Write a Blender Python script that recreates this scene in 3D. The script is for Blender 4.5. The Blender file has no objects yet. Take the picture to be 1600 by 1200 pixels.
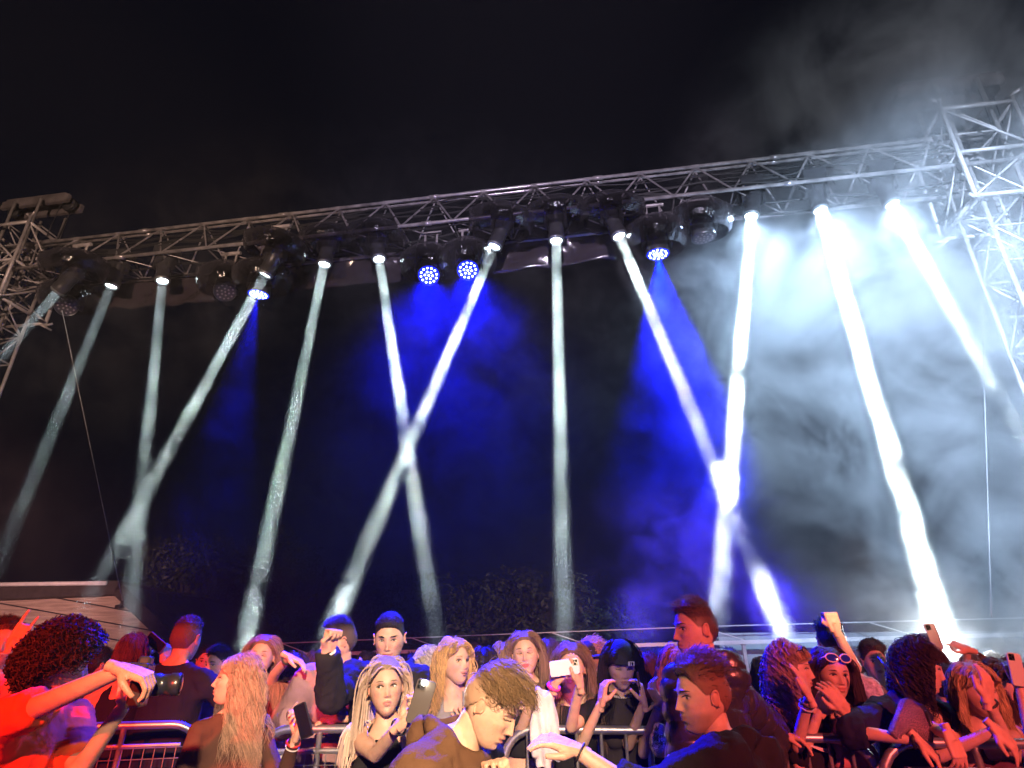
import bpy, bmesh, math, random
import numpy as np
from mathutils import Vector, Matrix, Euler, noise as mnoise
C = bpy.context.scene.collection
SC = bpy.context.scene
random.seed(7); RNG = np.random.default_rng(11)
# ------------------------------------------------------------------ camera
F = 950.0; PITCH = math.radians(24.35); CAMZ = 1.48
CP, SP = math.cos(PITCH), math.sin(PITCH)
cam = bpy.data.cameras.new('camera'); camo = bpy.data.objects.new('camera', cam); C.objects.link(camo)
cam.sensor_width = 36; cam.lens = 36 * F / 1600; cam.clip_start = .05; cam.clip_end = 400
camo.location = (0, 0, CAMZ); camo.rotation_euler = (math.pi / 2 + PITCH, 0, 0)
SC.camera = camo
# ------------------------------------------------------------------ world: night
W = bpy.data.worlds.new('World'); SC.world = W; W.use_nodes = True
bg = W.node_tree.nodes['Background']; bg.inputs['Color'].default_value = (.10, .12, .30, 1); bg.inputs['Strength'].default_value = .016
SC.view_settings.view_transform = 'Standard'; SC.view_settings.look = 'None'
SC.view_settings.exposure = 0; SC.view_settings.gamma = 1
cy = SC.cycles
cy.use_denoising = True; cy.denoising_input_passes = 'RGB_ALBEDO'; cy.denoising_prefilter = 'ACCURATE'; cy.use_adaptive_sampling = True; cy.adaptive_threshold = .02
cy.max_bounces = 4; cy.diffuse_bounces = 2; cy.glossy_bounces = 2; cy.transmission_bounces = 4
cy.transparent_max_bounces = 12; cy.volume_bounces = 0
cy.volume_step_rate = 1; cy.volume_max_steps = 128; cy.use_light_tree = True
cy.sample_clamp_indirect = 3; cy.caustics_reflective = False; cy.caustics_refractive = False

def ray(px, py):
    x = (px - 800) / F; y = (600 - py) / F
    return Vector((x, CP - y * SP, SP + y * CP))
def at(px, py, d):            # d = distance along the lens axis
    return Vector((0, 0, CAMZ)) + ray(px, py) * d
def atz(px, py, z):
    r = ray(px, py); return Vector((0, 0, CAMZ)) + r * ((z - CAMZ) / r.z)
def aty(px, py, Y):
    r = ray(px, py); return Vector((0, 0, CAMZ)) + r * (Y / r.y)
def V(*a): return Vector(a)
# ------------------------------------------------------------------ materials
MATS = {}
def pmat(name, col, rough=.6, metal=0, emit=None, es=0, noise=0, nscale=8, bump=0, bscale=60, spec=.5, sss=0, attr=None, coat=0, sheen=0):
    if name in MATS: return MATS[name]
    m = bpy.data.materials.new(name); m.use_nodes = True; nt = m.node_tree; b = nt.nodes['Principled BSDF']
    b.inputs['Base Color'].default_value = (*col, 1); b.inputs['Roughness'].default_value = rough
    b.inputs['Metallic'].default_value = metal; b.inputs['Specular IOR Level'].default_value = spec
    if coat: b.inputs['Coat Weight'].default_value = coat
    if sheen: b.inputs['Sheen Weight'].default_value = sheen
    if sss:
        b.inputs['Subsurface Weight'].default_value = sss; b.inputs['Subsurface Scale'].default_value = .01
    if emit:
        b.inputs['Emission Color'].default_value = (*emit, 1); b.inputs['Emission Strength'].default_value = es
    src = None
    if attr:
        a = nt.nodes.new('ShaderNodeAttribute'); a.attribute_name = attr; src = a.outputs['Color']
        nt.links.new(src, b.inputs['Base Color'])
    if noise or bump:
        tc = nt.nodes.new('ShaderNodeTexCoord')
        if noise:
            n = nt.nodes.new('ShaderNodeTexNoise'); n.inputs['Scale'].default_value = nscale; n.inputs['Detail'].default_value = 4
            nt.links.new(tc.outputs['Object'], n.inputs['Vector'])
            mr = nt.nodes.new('ShaderNodeMapRange'); mr.inputs['From Min'].default_value = .3; mr.inputs['From Max'].default_value = .7
            mr.inputs['To Min'].default_value = 1 - noise; mr.inputs['To Max'].default_value = 1 + noise
            nt.links.new(n.outputs['Fac'], mr.inputs['Value'])
            mx = nt.nodes.new('ShaderNodeVectorMath'); mx.operation = 'SCALE'
            if src: nt.links.new(src, mx.inputs[0])
            else: mx.inputs[0].default_value = col
            nt.links.new(mr.outputs[0], mx.inputs['Scale']); nt.links.new(mx.outputs[0], b.inputs['Base Color'])
        if bump:
            n = nt.nodes.new('ShaderNodeTexNoise'); n.inputs['Scale'].default_value = bscale; n.inputs['Detail'].default_value = 3
            nt.links.new(tc.outputs['Object'], n.inputs['Vector'])
            bp = nt.nodes.new('ShaderNodeBump'); bp.inputs['Strength'].default_value = bump; bp.inputs['Distance'].default_value = .01
            nt.links.new(n.outputs['Fac'], bp.inputs['Height']); nt.links.new(bp.outputs[0], b.inputs['Normal'])
    MATS[name] = m; return m
# ------------------------------------------------------------------ mesh builder
class MB:
    def __init__(s): s.v = []; s.f = []; s.n = 0; s.c = []
    def add(s, vs, fs, col=None):
        o = s.n; vs = [tuple(v) for v in vs]; s.v += vs; s.n += len(vs)
        s.f += [tuple(i + o for i in f) for f in fs]
        s.c += [col or (1, 1, 1)] * len(vs)
    def ring(s, c, u, w, r, n, r2=None):
        r2 = r if r2 is None else r2
        return [c + u * (r * math.cos(2 * math.pi * i / n)) + w * (r2 * math.sin(2 * math.pi * i / n)) for i in range(n)]
    def tube(s, pts, rs, n=8, caps=True, col=None, flat=1.0, up=None):
        pts = [Vector(p) for p in pts]
        if not hasattr(rs, '__len__'): rs = [rs] * len(pts)
        vs = []; fs = []
        t0 = (pts[1] - pts[0]).normalized()
        a = Vector(up) if up is not None else (Vector((0, 0, 1)) if abs(t0.z) < .9 else Vector((1, 0, 0)))
        u = t0.cross(a).normalized()
        for i, p in enumerate(pts):
            t = (pts[min(i + 1, len(pts) - 1)] - pts[max(i - 1, 0)])
            t = t.normalized() if t.length > 1e-9 else t0
            u = (u - t * u.dot(t)); u = u.normalized() if u.length > 1e-6 else t.orthogonal().normalized()
            w = t.cross(u)
            vs += s.ring(p, u, w, rs[i], n, rs[i] * flat)
        for i in range(len(pts) - 1):
            for k in range(n):
                fs.append((i * n + k, i * n + (k + 1) % n, (i + 1) * n + (k + 1) % n, (i + 1) * n + k))
        if caps:
            fs.append(tuple(range(n))[::-1]); fs.append(tuple((len(pts) - 1) * n + k for k in range(n)))
        s.add(vs, fs, col)
    def box(s, c, sx, sy, sz, M=None, col=None):
        vs = []
        for z in (-1, 1):
            for y in (-1, 1):
                for x in (-1, 1):
                    p = Vector((x * sx / 2, y * sy / 2, z * sz / 2))
                    if M is not None: p = M @ p
                    vs.append(Vector(c) + p)
        s.add(vs, [(0, 2, 3, 1), (4, 5, 7, 6), (0, 1, 5, 4), (2, 6, 7, 3), (0, 4, 6, 2), (1, 3, 7, 5)], col)
    def lathe(s, prof, M=Matrix(), n=20, caps=True, col=None):   # prof: (r, z)
        vs = []; fs = []
        for r, z in prof:
            for k in range(n):
                a = 2 * math.pi * k / n; vs.append(M @ Vector((r * math.cos(a), r * math.sin(a), z)))
        for i in range(len(prof) - 1):
            for k in range(n):
                fs.append((i * n + k, i * n + (k + 1) % n, (i + 1) * n + (k + 1) % n, (i + 1) * n + k))
        if caps: fs += [tuple(range(n))[::-1], tuple((len(prof) - 1) * n + k for k in range(n))]
        s.add(vs, fs, col)
    def ell(s, c, rx, ry, rz, M=None, nu=16, nv=10, col=None):
        vs = []; fs = []
        for j in range(nv + 1):
            th = math.pi * j / nv
            for i in range(nu):
                ph = 2 * math.pi * i / nu
                p = Vector((rx * math.sin(th) * math.cos(ph), ry * math.sin(th) * math.sin(ph), rz * math.cos(th)))
                if M is not None: p = M @ p
                vs.append(Vector(c) + p)
        for j in range(nv):
            for i in range(nu):
                fs.append((j * nu + i, (j + 1) * nu + i, (j + 1) * nu + (i + 1) % nu, j * nu + (i + 1) % nu))
        s.add(vs, fs, col)
    def mesh(s, name):
        me = bpy.data.meshes.new(name); me.from_pydata(s.v, [], s.f); return me
    def build(s, name, mat, parent=None, smooth=False, color=False):
        me = s.mesh(name)
        if color:
            a = me.color_attributes.new('Col', 'FLOAT_COLOR', 'POINT')
            a.data.foreach_set('color', np.array([(*c, 1) for c in s.c], dtype=np.float32).ravel())
        me.materials.append(mat)
        if smooth: me.polygons.foreach_set('use_smooth', [True] * len(me.polygons))
        return link(name, me, parent)
def link(name, me, parent=None):
    o = bpy.data.objects.new(name, me); C.objects.link(o)
    if parent is not None:
        o.parent = parent; o.matrix_parent_inverse = parent_inv(parent)
    return o
def world_of(p):
    m = Matrix.LocRotScale(p.location, p.rotation_euler, p.scale)
    return world_of(p.parent) @ p.matrix_parent_inverse @ m if p.parent else m
def parent_inv(p): return world_of(p).inverted()
def empty(name, label, cat, loc=(0, 0, 0), group=None):
    o = bpy.data.objects.new(name, None); C.objects.link(o); o.location = loc; o.empty_display_size = .1
    return tag(o, label, cat, group)
def tag(o, label=None, cat=None, group=None, kind=None):
    if label: o['label'] = label
    if cat: o['category'] = cat
    if group: o['group'] = group
    if kind: o['kind'] = kind
    return o
def frame_to(d, up=Vector((0, 0, 1))):       # matrix whose +Z points along d
    d = Vector(d).normalized(); x = up.cross(d)
    x = x.normalized() if x.length > 1e-4 else Vector((1, 0, 0))
    y = d.cross(x); return Matrix((x, y, d)).transposed()
def M4(R, t): m = R.to_4x4(); m.translation = t; return m
# ================================================================== lamps of the place and added spots
def lamp_light(name, kind, loc, direction, power, col, parent=None, size=.14, spread=3, angle=40, blend=.6, soft=.05):
    l = bpy.data.lights.new(name, kind); l.energy = power; l.color = col
    if kind == 'AREA': l.shape = 'DISK'; l.size = size; l.spread = math.radians(spread)
    if kind == 'SPOT': l.spot_size = math.radians(angle); l.spot_blend = blend; l.shadow_soft_size = soft
    o = bpy.data.objects.new(name, l); C.objects.link(o)
    o.location = loc; o.rotation_euler = frame_to(-Vector(direction)).to_euler()
    if parent is not None: o.parent = parent; o.matrix_parent_inverse = parent_inv(parent)
    return o
# unseen spots: stage lamps colouring crowd and truss, then spots added for brightness
UNSEEN_SPOTS = [
    ((-2.2, -2.2, 2.8), (-2.5, 2.6, 1.0), 3800, (1, .05, .015), 40),
    ((2.4, -2.2, 3.1), (2.0, 3.0, 1.2), 1900, (1, .14, .11), 44),
    ((.3, -2.4, 3.3), (-.55, 3.1, 1.25), 3600, (1, .66, .42), 26),
    ((-4.0, -2.0, 4.2), (-6.2, 8.2, 7.5), 3600, (1, .66, .50), 46),      # uplights on the stage edge washing the truss
    ((.0, -2.5, 4.6), (.2, 7.2, 7.5), 3900, (.86, .72, 1), 42),
    ((3.4, -2.0, 4.4), (6.0, 6.4, 7.2), 2000, (.80, .86, 1), 56),  # added spot that brightens the upper smoke and right tower
    ((-2.0, -1.0, 2.0), (-9.5, 11, 2.2), 8500, (1, .52, .46), 30),     # added spot to brighten the wooden building
    ((3.0, -1.0, 2.0), (.3, 15, 2.6), 3800, (1, .60, .36), 18),        # added spot to brighten the far treetops
    ((3.5, -2.5, 4.2), (5.6, 7.0, 4.7), 20000, (.5, .7, 1), 48),     # added cool spot that lights the smoke at right
    ((4.35, 6.7, 1.7), (2.2, 3.0, 1.5), 650, (.85, .95, 1), 80),       # added cool back light behind the crowd, without a fixture
]
for i, (p, t, e, c, a) in enumerate(UNSEEN_SPOTS):
    lamp_light('unseen_spot', 'SPOT', p, Vector(t) - Vector(p), e, c, angle=a, blend=.8, soft=.08)

# ================================================================== ground, sky-side setting
m_ground = pmat('ground_asphalt', (.05, .05, .052), .85, noise=.35, nscale=3, bump=.4, bscale=40)
g = MB(); g.add([(-150, -30, 0), (150, -30, 0), (150, 250, 0), (-150, 250, 0)], [(0, 1, 2, 3)])
tag(g.build('ground', m_ground), kind='structure')

# ================================================================== truss
m_alu = pmat('aluminium', (.46, .43, .43), .32, .55, noise=.45, nscale=6, bump=.25, bscale=25)
m_alu_dull = pmat('dull_aluminium', (.40, .37, .36), .5, .3, noise=.3, nscale=5)
m_black = pmat('black_housing', (.035, .035, .038), .30, noise=.3, bump=.15)
m_cable = pmat('black_cable', (.015, .015, .016), .6)
TZ = 7.25
TA = Vector((-8.0, 8.52, TZ)); TB = Vector((6.05, 6.2, TZ))    # bottom centre line of the truss
TD = (TB - TA); TL = TD.length; TU = TD.normalized(); TN = Vector((TU.y, -TU.x, 0))  # TN points to the camera side
if TN.y > 0: TN = -TN
ZUP = Vector((0, 0, 1))
def tpt(s, n=0, z=0): return TA + TU * s + TN * n + ZUP * z
def on_truss_plane(px, py, n=0):
    r = ray(px, py); o = Vector((0, 0, CAMZ)); q = TA + TN * n
    t = (q - o).dot(TN) / r.dot(TN); return o + r * t
truss = empty('lighting_truss', 'long aluminium lighting truss spanning the night sky between two towers', 'truss', TA)
WH, HH = .31, .72
chords = [('front_chord', WH, 0), ('rear_chord', -WH, 0), ('top_chord', .045, HH), ('top_chord', -.045, HH)]
for nm, n, z in chords:
    b = MB(); b.tube([tpt(-1.2, n, z), tpt(TL + .45, n, z)], .027, 12)
    k = 1.9
    while k < TL:      # joining sleeves
        b.tube([tpt(k - .07, n, z), tpt(k + .07, n, z)], .036, 12); k += 2.5
    b.build(nm, m_alu, truss, smooth=True)
b = MB(); s = -.9; step = .78; i = 0
while s < TL + .1:
    a = [tpt(s, 0, HH)]
    for n in (WH, -WH):
        b.tube([tpt(s, n * .12, HH), tpt(s - step / 2, n, 0)], .013, 6); b.tube([tpt(s, n * .12, HH), tpt(s + step / 2, n, 0)], .013, 6)
    b.tube([tpt(s - step / 2, WH, 0), tpt(s - step / 2, -WH, 0)], .012, 6)
    b.tube([tpt(s - step / 2, WH, 0), tpt(s + step / 2, -WH, 0)], .010, 6)
    b.box(tpt(s, 0, HH), .10, .14, .03, Matrix.Rotation(math.atan2(TU.y, TU.x), 3, 'Z'))
    s += step
b.build('lattice', m_alu, truss)
# cables dressed along the truss with ties
for j in range(9):
    b = MB(); pts = []; ph = random.random() * 9
    n0, z0 = [(.28, .05), (.2, .3), (.06, .6), (-.26, .05), (.1, .52), (.24, .12), (-.1, .62), (.0, .03), (.14, .40)][j]
    for k in range(90):
        u = k / 89 * TL
        sag = .07 * abs(math.sin(u * (1.6 + .3 * (j % 3)) + ph)) + .04 * math.sin(u * .7 + ph)
        pts.append(tpt(u, n0 + .02 * math.sin(u * 3 + ph), z0 - sag))
    b.tube(pts, .012 + .004 * (j % 2), 6); b.build('cable', m_cable, truss, smooth=True)
for k in range(40):
    b = MB(); u = k / 39 * TL + random.uniform(-.06, .06); b.tube([tpt(u, WH, -.033), tpt(u, WH - .02, .04)], .006, 5)
    b.tube([tpt(u, WH - .005, -.02), tpt(u + .01, WH + .01, -.11)], .004, 4)
    b.build('cable_tie', m_cable, truss)
# dark plastic rain sheet hanging behind the truss
m_sheet = pmat('dark_plastic', (.04, .032, .037), .16, bump=1.0, bscale=9, spec=.8)
def sheet(s0, s1, top, bot, seed, label):
    b = MB(); nx, nz = 90, 8; rnd = random.Random(seed)
    vs = []
    for j in range(nz + 1):
        for i2 in range(nx + 1):
            u = s0 + (s1 - s0) * i2 / nx; w = j / nz
            z = top + (bot - top) * w - .05 * math.sin(math.pi * i2 / nx) * w
            off = -.34 - .03 * math.sin(u * 7 + w * 3) - .05 * mnoise.noise(Vector((u * 2.5, w * 3, seed))) - .1 * w
            vs.append(tpt(u, off, z + .03 * mnoise.noise(Vector((u * 4, seed, w)))))
    fs = [(j * (nx + 1) + i2, j * (nx + 1) + i2 + 1, (j + 1) * (nx + 1) + i2 + 1, (j + 1) * (nx + 1) + i2) for j in range(nz) for i2 in range(nx)]
    b.add(vs, fs)
    o = b.build('rain_sheet', m_sheet, None, smooth=True); md = o.modifiers.new('t', 'SOLIDIFY'); md.thickness = .004
    tag(o, label, 'plastic sheet', 'plastic sheets along the truss')
sheet(1.0, 4.9, .05, -.42, 3, 'dark wrinkled plastic sheet behind the left half of the truss')
sheet(5.0, 9.6, .05, -.40, 8, 'shiny wrinkled plastic sheet below the middle of the truss')

# ------------------------------------------------------------------ towers
def tower(cx, cy, rot, label, top, zc):
    t = empty('support_tower', label, 'truss tower', (cx, cy, 0), 'truss towers')
    R = Matrix.Rotation(rot, 3, 'Z'); O = Vector((cx, cy, 0)); hw = .26
    def q(x, y, z): return O + R @ Vector((x, y, z))
    b = MB()
    for x in (-hw, hw):
        for y in (-hw, hw): b.tube([q(x, y, .1), q(x, y, top)], .026, 10)
    b.build('mast', m_alu_dull, t, smooth=True)
    b = MB(); z = .3; st = .5; k = 0
    cs = [(-hw, -hw), (hw, -hw), (hw, hw), (-hw, hw)]
    while z + st <= top:
        for e in range(4):
            p, r_ = cs[e], cs[(e + 1) % 4]
            if (k + e) % 2: p, r_ = r_, p
            b.tube([q(*p, z), q(*r_, z + st)], .012, 6)
            b.tube([q(*p, z + st), q(*r_, z + st)], .012, 6)
        z += st; k += 1
    b.build('bracing', m_alu_dull, t)
    # sleeve block round the mast
    b = MB(); sw = .43
    c2 = [(-sw, -sw), (sw, -sw), (sw, sw), (-sw, sw)]
    for (x, y) in c2: b.tube([q(x, y, zc - .75), q(x, y, zc + .85)], .028, 8)
    for z in (zc - .7, zc, zc + .75):
        for e in range(4): b.tube([q(*c2[e], z), q(*c2[(e + 1) % 4], z)], .026, 8)
    for e in range(4):
        b.tube([q(*c2[e], zc - .7), q(*c2[(e + 1) % 4], zc)], .016, 6); b.tube([q(*c2[(e + 1) % 4], zc), q(*c2[e], zc + .75)], .016, 6)
    for (x, y) in c2:
        for dz in (-.75, .85):
            b.tube([q(x * 1.0, y, zc + dz), q(x * 1.22, y * 1.1, zc + dz + .06)], .02, 6)
            b.tube([q(x * .9, y * .9, zc + dz), q(x * 1.1, y * 1.25, zc + dz - .03)], .016, 6)
    b.build('sleeve_block', m_alu_dull, t, smooth=True)
    # top beam with pulley wheels
    b = MB()
    for y in (-.14, .14):
        b.box(q(0, y, top + .07), 1.35, .06, .15, R)
    b.box(q(0, 0, top + .165), 1.2, .34, .035, R)
    b.build('top_beam', pmat('weathered_steel', (.16, .14, .14), .6, .3, noise=.4, nscale=4), t)
    for x in (-.56, .56):
        w = MB(); Mx = M4(R @ Matrix.Rotation(math.pi / 2, 3, 'X'), q(x, 0, top + .05)); w.lathe([(.12, -.03), (.13, -.02), (.1, 0), (.13, .02), (.12, .03)], Mx, 18)
        w.build('pulley', m_black, t, smooth=True)
    # chain hoist lines
    b = MB(); b.tube([q(.5, -.1, top), q(.46, -.1, zc + .7)], .008, 5); b.tube([q(.5, .1, top), q(.46, .1, zc + .7)], .008, 5)
    b.build('hoist_chain', m_black, t)
    # base with outriggers
    b = MB(); b.box(q(0, 0, .05), .8, .8, .1, R)
    for a_ in range(4):
        d = Matrix.Rotation(a_ * math.pi / 2 + math.pi / 4, 3, 'Z') @ Vector((1, 0, 0))
        b.tube([q(0, 0, .06), O + R @ (d * 1.5) + V(0, 0, .06)], .03, 8); b.tube([O + R @ (d * 1.4) + V(0, 0, .08), q(d.x * .35, d.y * .35, 1.3)], .022, 8)
    b.build('base', m_alu_dull, t)
    return t
ang = math.atan2(TU.y, TU.x)
TLs = TA - TU * .38; TRs = TB + TU * .12
tower(TLs.x, TLs.y, ang, 'lattice truss tower carrying the left end of the lighting truss', 8.75, 7.35)
tower(TRs.x, TRs.y, ang, 'lattice truss tower in white smoke at the right end of the truss', 8.75, 7.35)
# ------------------------------------------------------------------ moving heads
m_lens = pmat('lit_lens', (.9, .95, 1), .1, emit=(.85, 1, 1), es=14)
m_ring = pmat('lens_ring', (.3, .32, .33), .3, .6)
m_dome = bpy.data.materials.new('clear_rain_dome'); m_dome.use_nodes = True
nt = m_dome.node_tree; nt.nodes.clear(); o_ = nt.nodes.new('ShaderNodeOutputMaterial'); mx = nt.nodes.new('ShaderNodeMixShader')
tr = nt.nodes.new('ShaderNodeBsdfTransparent'); tr.inputs[0].default_value = (.40, .38, .41, 1)
gl = nt.nodes.new('ShaderNodeBsdfGlossy'); gl.inputs['Roughness'].default_value = .12; gl.inputs[0].default_value = (.8, .8, .85, 1)
fr = nt.nodes.new('ShaderNodeLayerWeight'); fr.inputs[0].default_value = .55
tcn = nt.nodes.new('ShaderNodeTexCoord'); nn = nt.nodes.new('ShaderNodeTexNoise'); nn.inputs['Scale'].default_value = 7; nn.inputs['Detail'].default_value = 3
bp = nt.nodes.new('ShaderNodeBump'); bp.inputs['Strength'].default_value = .9; bp.inputs['Distance'].default_value = .04
nt.links.new(tcn.outputs['Object'], nn.inputs['Vector']); nt.links.new(nn.outputs['Fac'], bp.inputs['Height']); nt.links.new(bp.outputs[0], gl.inputs['Normal']); nt.links.new(bp.outputs[0], fr.inputs['Normal'])
nt.links.new(fr.outputs['Facing'], mx.inputs[0]); nt.links.new(tr.outputs[0], mx.inputs[1]); df = nt.nodes.new('ShaderNodeBsdfDiffuse'); df.inputs[0].default_value = (.09, .085, .095, 1); m3 = nt.nodes.new('ShaderNodeMixShader'); m3.inputs[0].default_value = .45; nt.links.new(gl.outputs[0], m3.inputs[1]); nt.links.new(df.outputs[0], m3.inputs[2]); nt.links.new(m3.outputs[0], mx.inputs[2]); nt.links.new(mx.outputs[0], o_.inputs[0])
BEAMCOL = (.80, .97, 1.0)
def beam_head(lx, ly, ex, ey, power, label, dome=1.0, n=.12, smoke_spot=0, en=.12):
    L = on_truss_plane(lx, ly, n); E = on_truss_plane(ex, ey, en); d = (E - L).normalized()
    s_along = (L - TA).dot(TU)
    top = tpt(s_along, 0, -.02); pivot = L - d * .30
    # hang yoke straight above the pivot
    hang = Vector((pivot.x, pivot.y, TZ)); zt = TZ - .02
    t = empty('moving_head_beam', label, 'stage light', hang, 'beam lights hanging from the truss')
    b = MB(); bc = Vector((pivot.x, pivot.y, max(pivot.z + .24, min(zt - .08, pivot.z + .30))))
    Rz = Matrix.Rotation(ang, 3, 'Z')
    b.box(bc, .30, .26, .13, Rz); b.box(bc - V(0, 0, .07), .22, .22, .03, Rz)
    b.build('base', m_black, t)
    b = MB()
    if zt - bc.z > .05:
        for k in (-.09, .09): b.tube([bc + Rz @ V(k, 0, .05), Vector((bc.x, bc.y, zt + .03)) + Rz @ V(k, 0, 0)], .018, 6)
    else:
        for k in (-.09, .09): b.tube([bc + Rz @ V(k, 0, .0), tpt(s_along + k, WH, 0)], .018, 6)
    b.tube([Vector((bc.x, bc.y, zt + .03)) + TU * .15, Vector((bc.x, bc.y, zt + .03)) - TU * .15], .03, 8)
    b.build('clamp', m_alu_dull, t)
    # arms of the yoke
    side = d.cross(TN).normalized()
    side = Vector((side.x, side.y, 0)).normalized() if abs(side.z) < .9 else TU
    for k in (-1, 1):
        b = MB(); b.box((bc + pivot) / 2 + side * (.135 * k) - V(0, 0, .02), .045, .11, (bc - pivot).length + .10, frame_to((bc - pivot).normalized(), TN)); b.build('yoke_arm', m_black, t)
    Mh = M4(frame_to(d), pivot)
    b = MB(); b.lathe([(.06, -.19), (.10, -.175), (.112, -.12), (.112, .06), (.104, .09), (.104, .2), (.112, .22), (.112, .285), (.098, .30), (.088, .302)], Mh, 26)
    for k in range(6): b.lathe([(.1135, -.1 + k * .022), (.117, -.096 + k * .022), (.1135, -.09 + k * .022)], Mh, 20, False)
    for k in (-1, 1): b.box(Mh @ V(.10 * k, 0, -.03), .06, .12, .12, frame_to(d))
    h = b.build('lamp_head', m_black, t, smooth=True)
    h.modifiers.new('e', 'EDGE_SPLIT').split_angle = math.radians(40)
    b = MB(); b.lathe([(.078, .303), (.066, .311), (.03, .316), (.001, .318)], Mh, 24); b.build('lens', m_lens, h, smooth=True)
    b = MB(); b.lathe([(.108, .285), (.114, .31), (.096, .33), (.081, .318), (.08, .3)], Mh, 24, False); b.build('lens_rim', m_ring, h, smooth=True)
    if dome:
        b = MB(); Rd = .45 * dome; cz = bc + V(0, 0, -.08) + TN * .02
        prof = [(.20 * dome, .16), (.30 * dome, .12), (Rd, .02), (Rd * 1.0, -.08), (Rd * .94, -.17), (Rd * .86, -.21)]
        b.lathe(prof, M4(Matrix.Rotation(.25, 3, 'X') @ Matrix.Rotation(random.uniform(-.15, .15), 3, 'Y'), cz), 36, False)
        b.build('rain_dome', m_dome, t, smooth=True)
    lamp_light('beam_light', 'AREA', L + d * .05, d, power, BEAMCOL, t, size=.135, spread=2.4)
    if smoke_spot: lamp_light('added_smoke_spot', 'SPOT', L + d * .06, d, smoke_spot, (.45, .68, 1), t, angle=150, blend=1, soft=.03)  # added wide spot that lights the smoke around the head
    return t
BP = 66.0; SMOKE_SPOT = [0, 480, 300, 150]
beams = [
    (92, 454, -60, 630, 1, 'beam light nearest the left tower, tilted hard towards it', 1.0, .60),
    (174, 446, -20, 925, 1, 'small bare beam light, second from the left tower, leaning left', 0, .12),
    (254, 438, 203, 960, 1, 'small bare beam light, third from the left tower, pointing nearly straight down', 0, .12),
    (415, 428, 112, 985, 1, 'domed beam light hanging partly in front of a dim blue wash light', 1.0, .55),
    (507, 412, 383, 1010, 1, 'domed beam light just right of the dim side-on blue wash light', 1.0, .12),
    (592, 404, 684, 1010, 1, 'domed beam light left of the two bright blue wash lights, tilted right', 1.0, .12),
    (773, 384, 505, 1010, 1.2, 'domed beam light right of the two bright blue wash lights, tilted left', 1.05, .30),
    (869, 375, 882, 1010, 1.2, 'domed beam light shining vertically down over the middle of the crowd', 1.05, .30),
    (967, 368, 1232, 1005, .32, 'domed beam light at the middle of the truss, crossing a blue wash', 1.05, .30),
    (1174, 337, 1122, 960, .9, 'boxy dark beam light with a short blazing beam into thick smoke', 0, .12),
    (1282, 328, 1478, 1010, 8.0, 'dark beam light throwing the longest, brightest white beam', 0, .12),
    (1394, 318, 1640, 760, .5, 'smoke-shrouded beam light closest to the right tower', 0, .12),
]
for i, (lx, ly, ex, ey, pw, lab, dm, n) in enumerate(beams): beam_head(lx, ly, ex, ey, BP * pw, lab, dm, n, SMOKE_SPOT[max(0, i - 8)])
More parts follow.
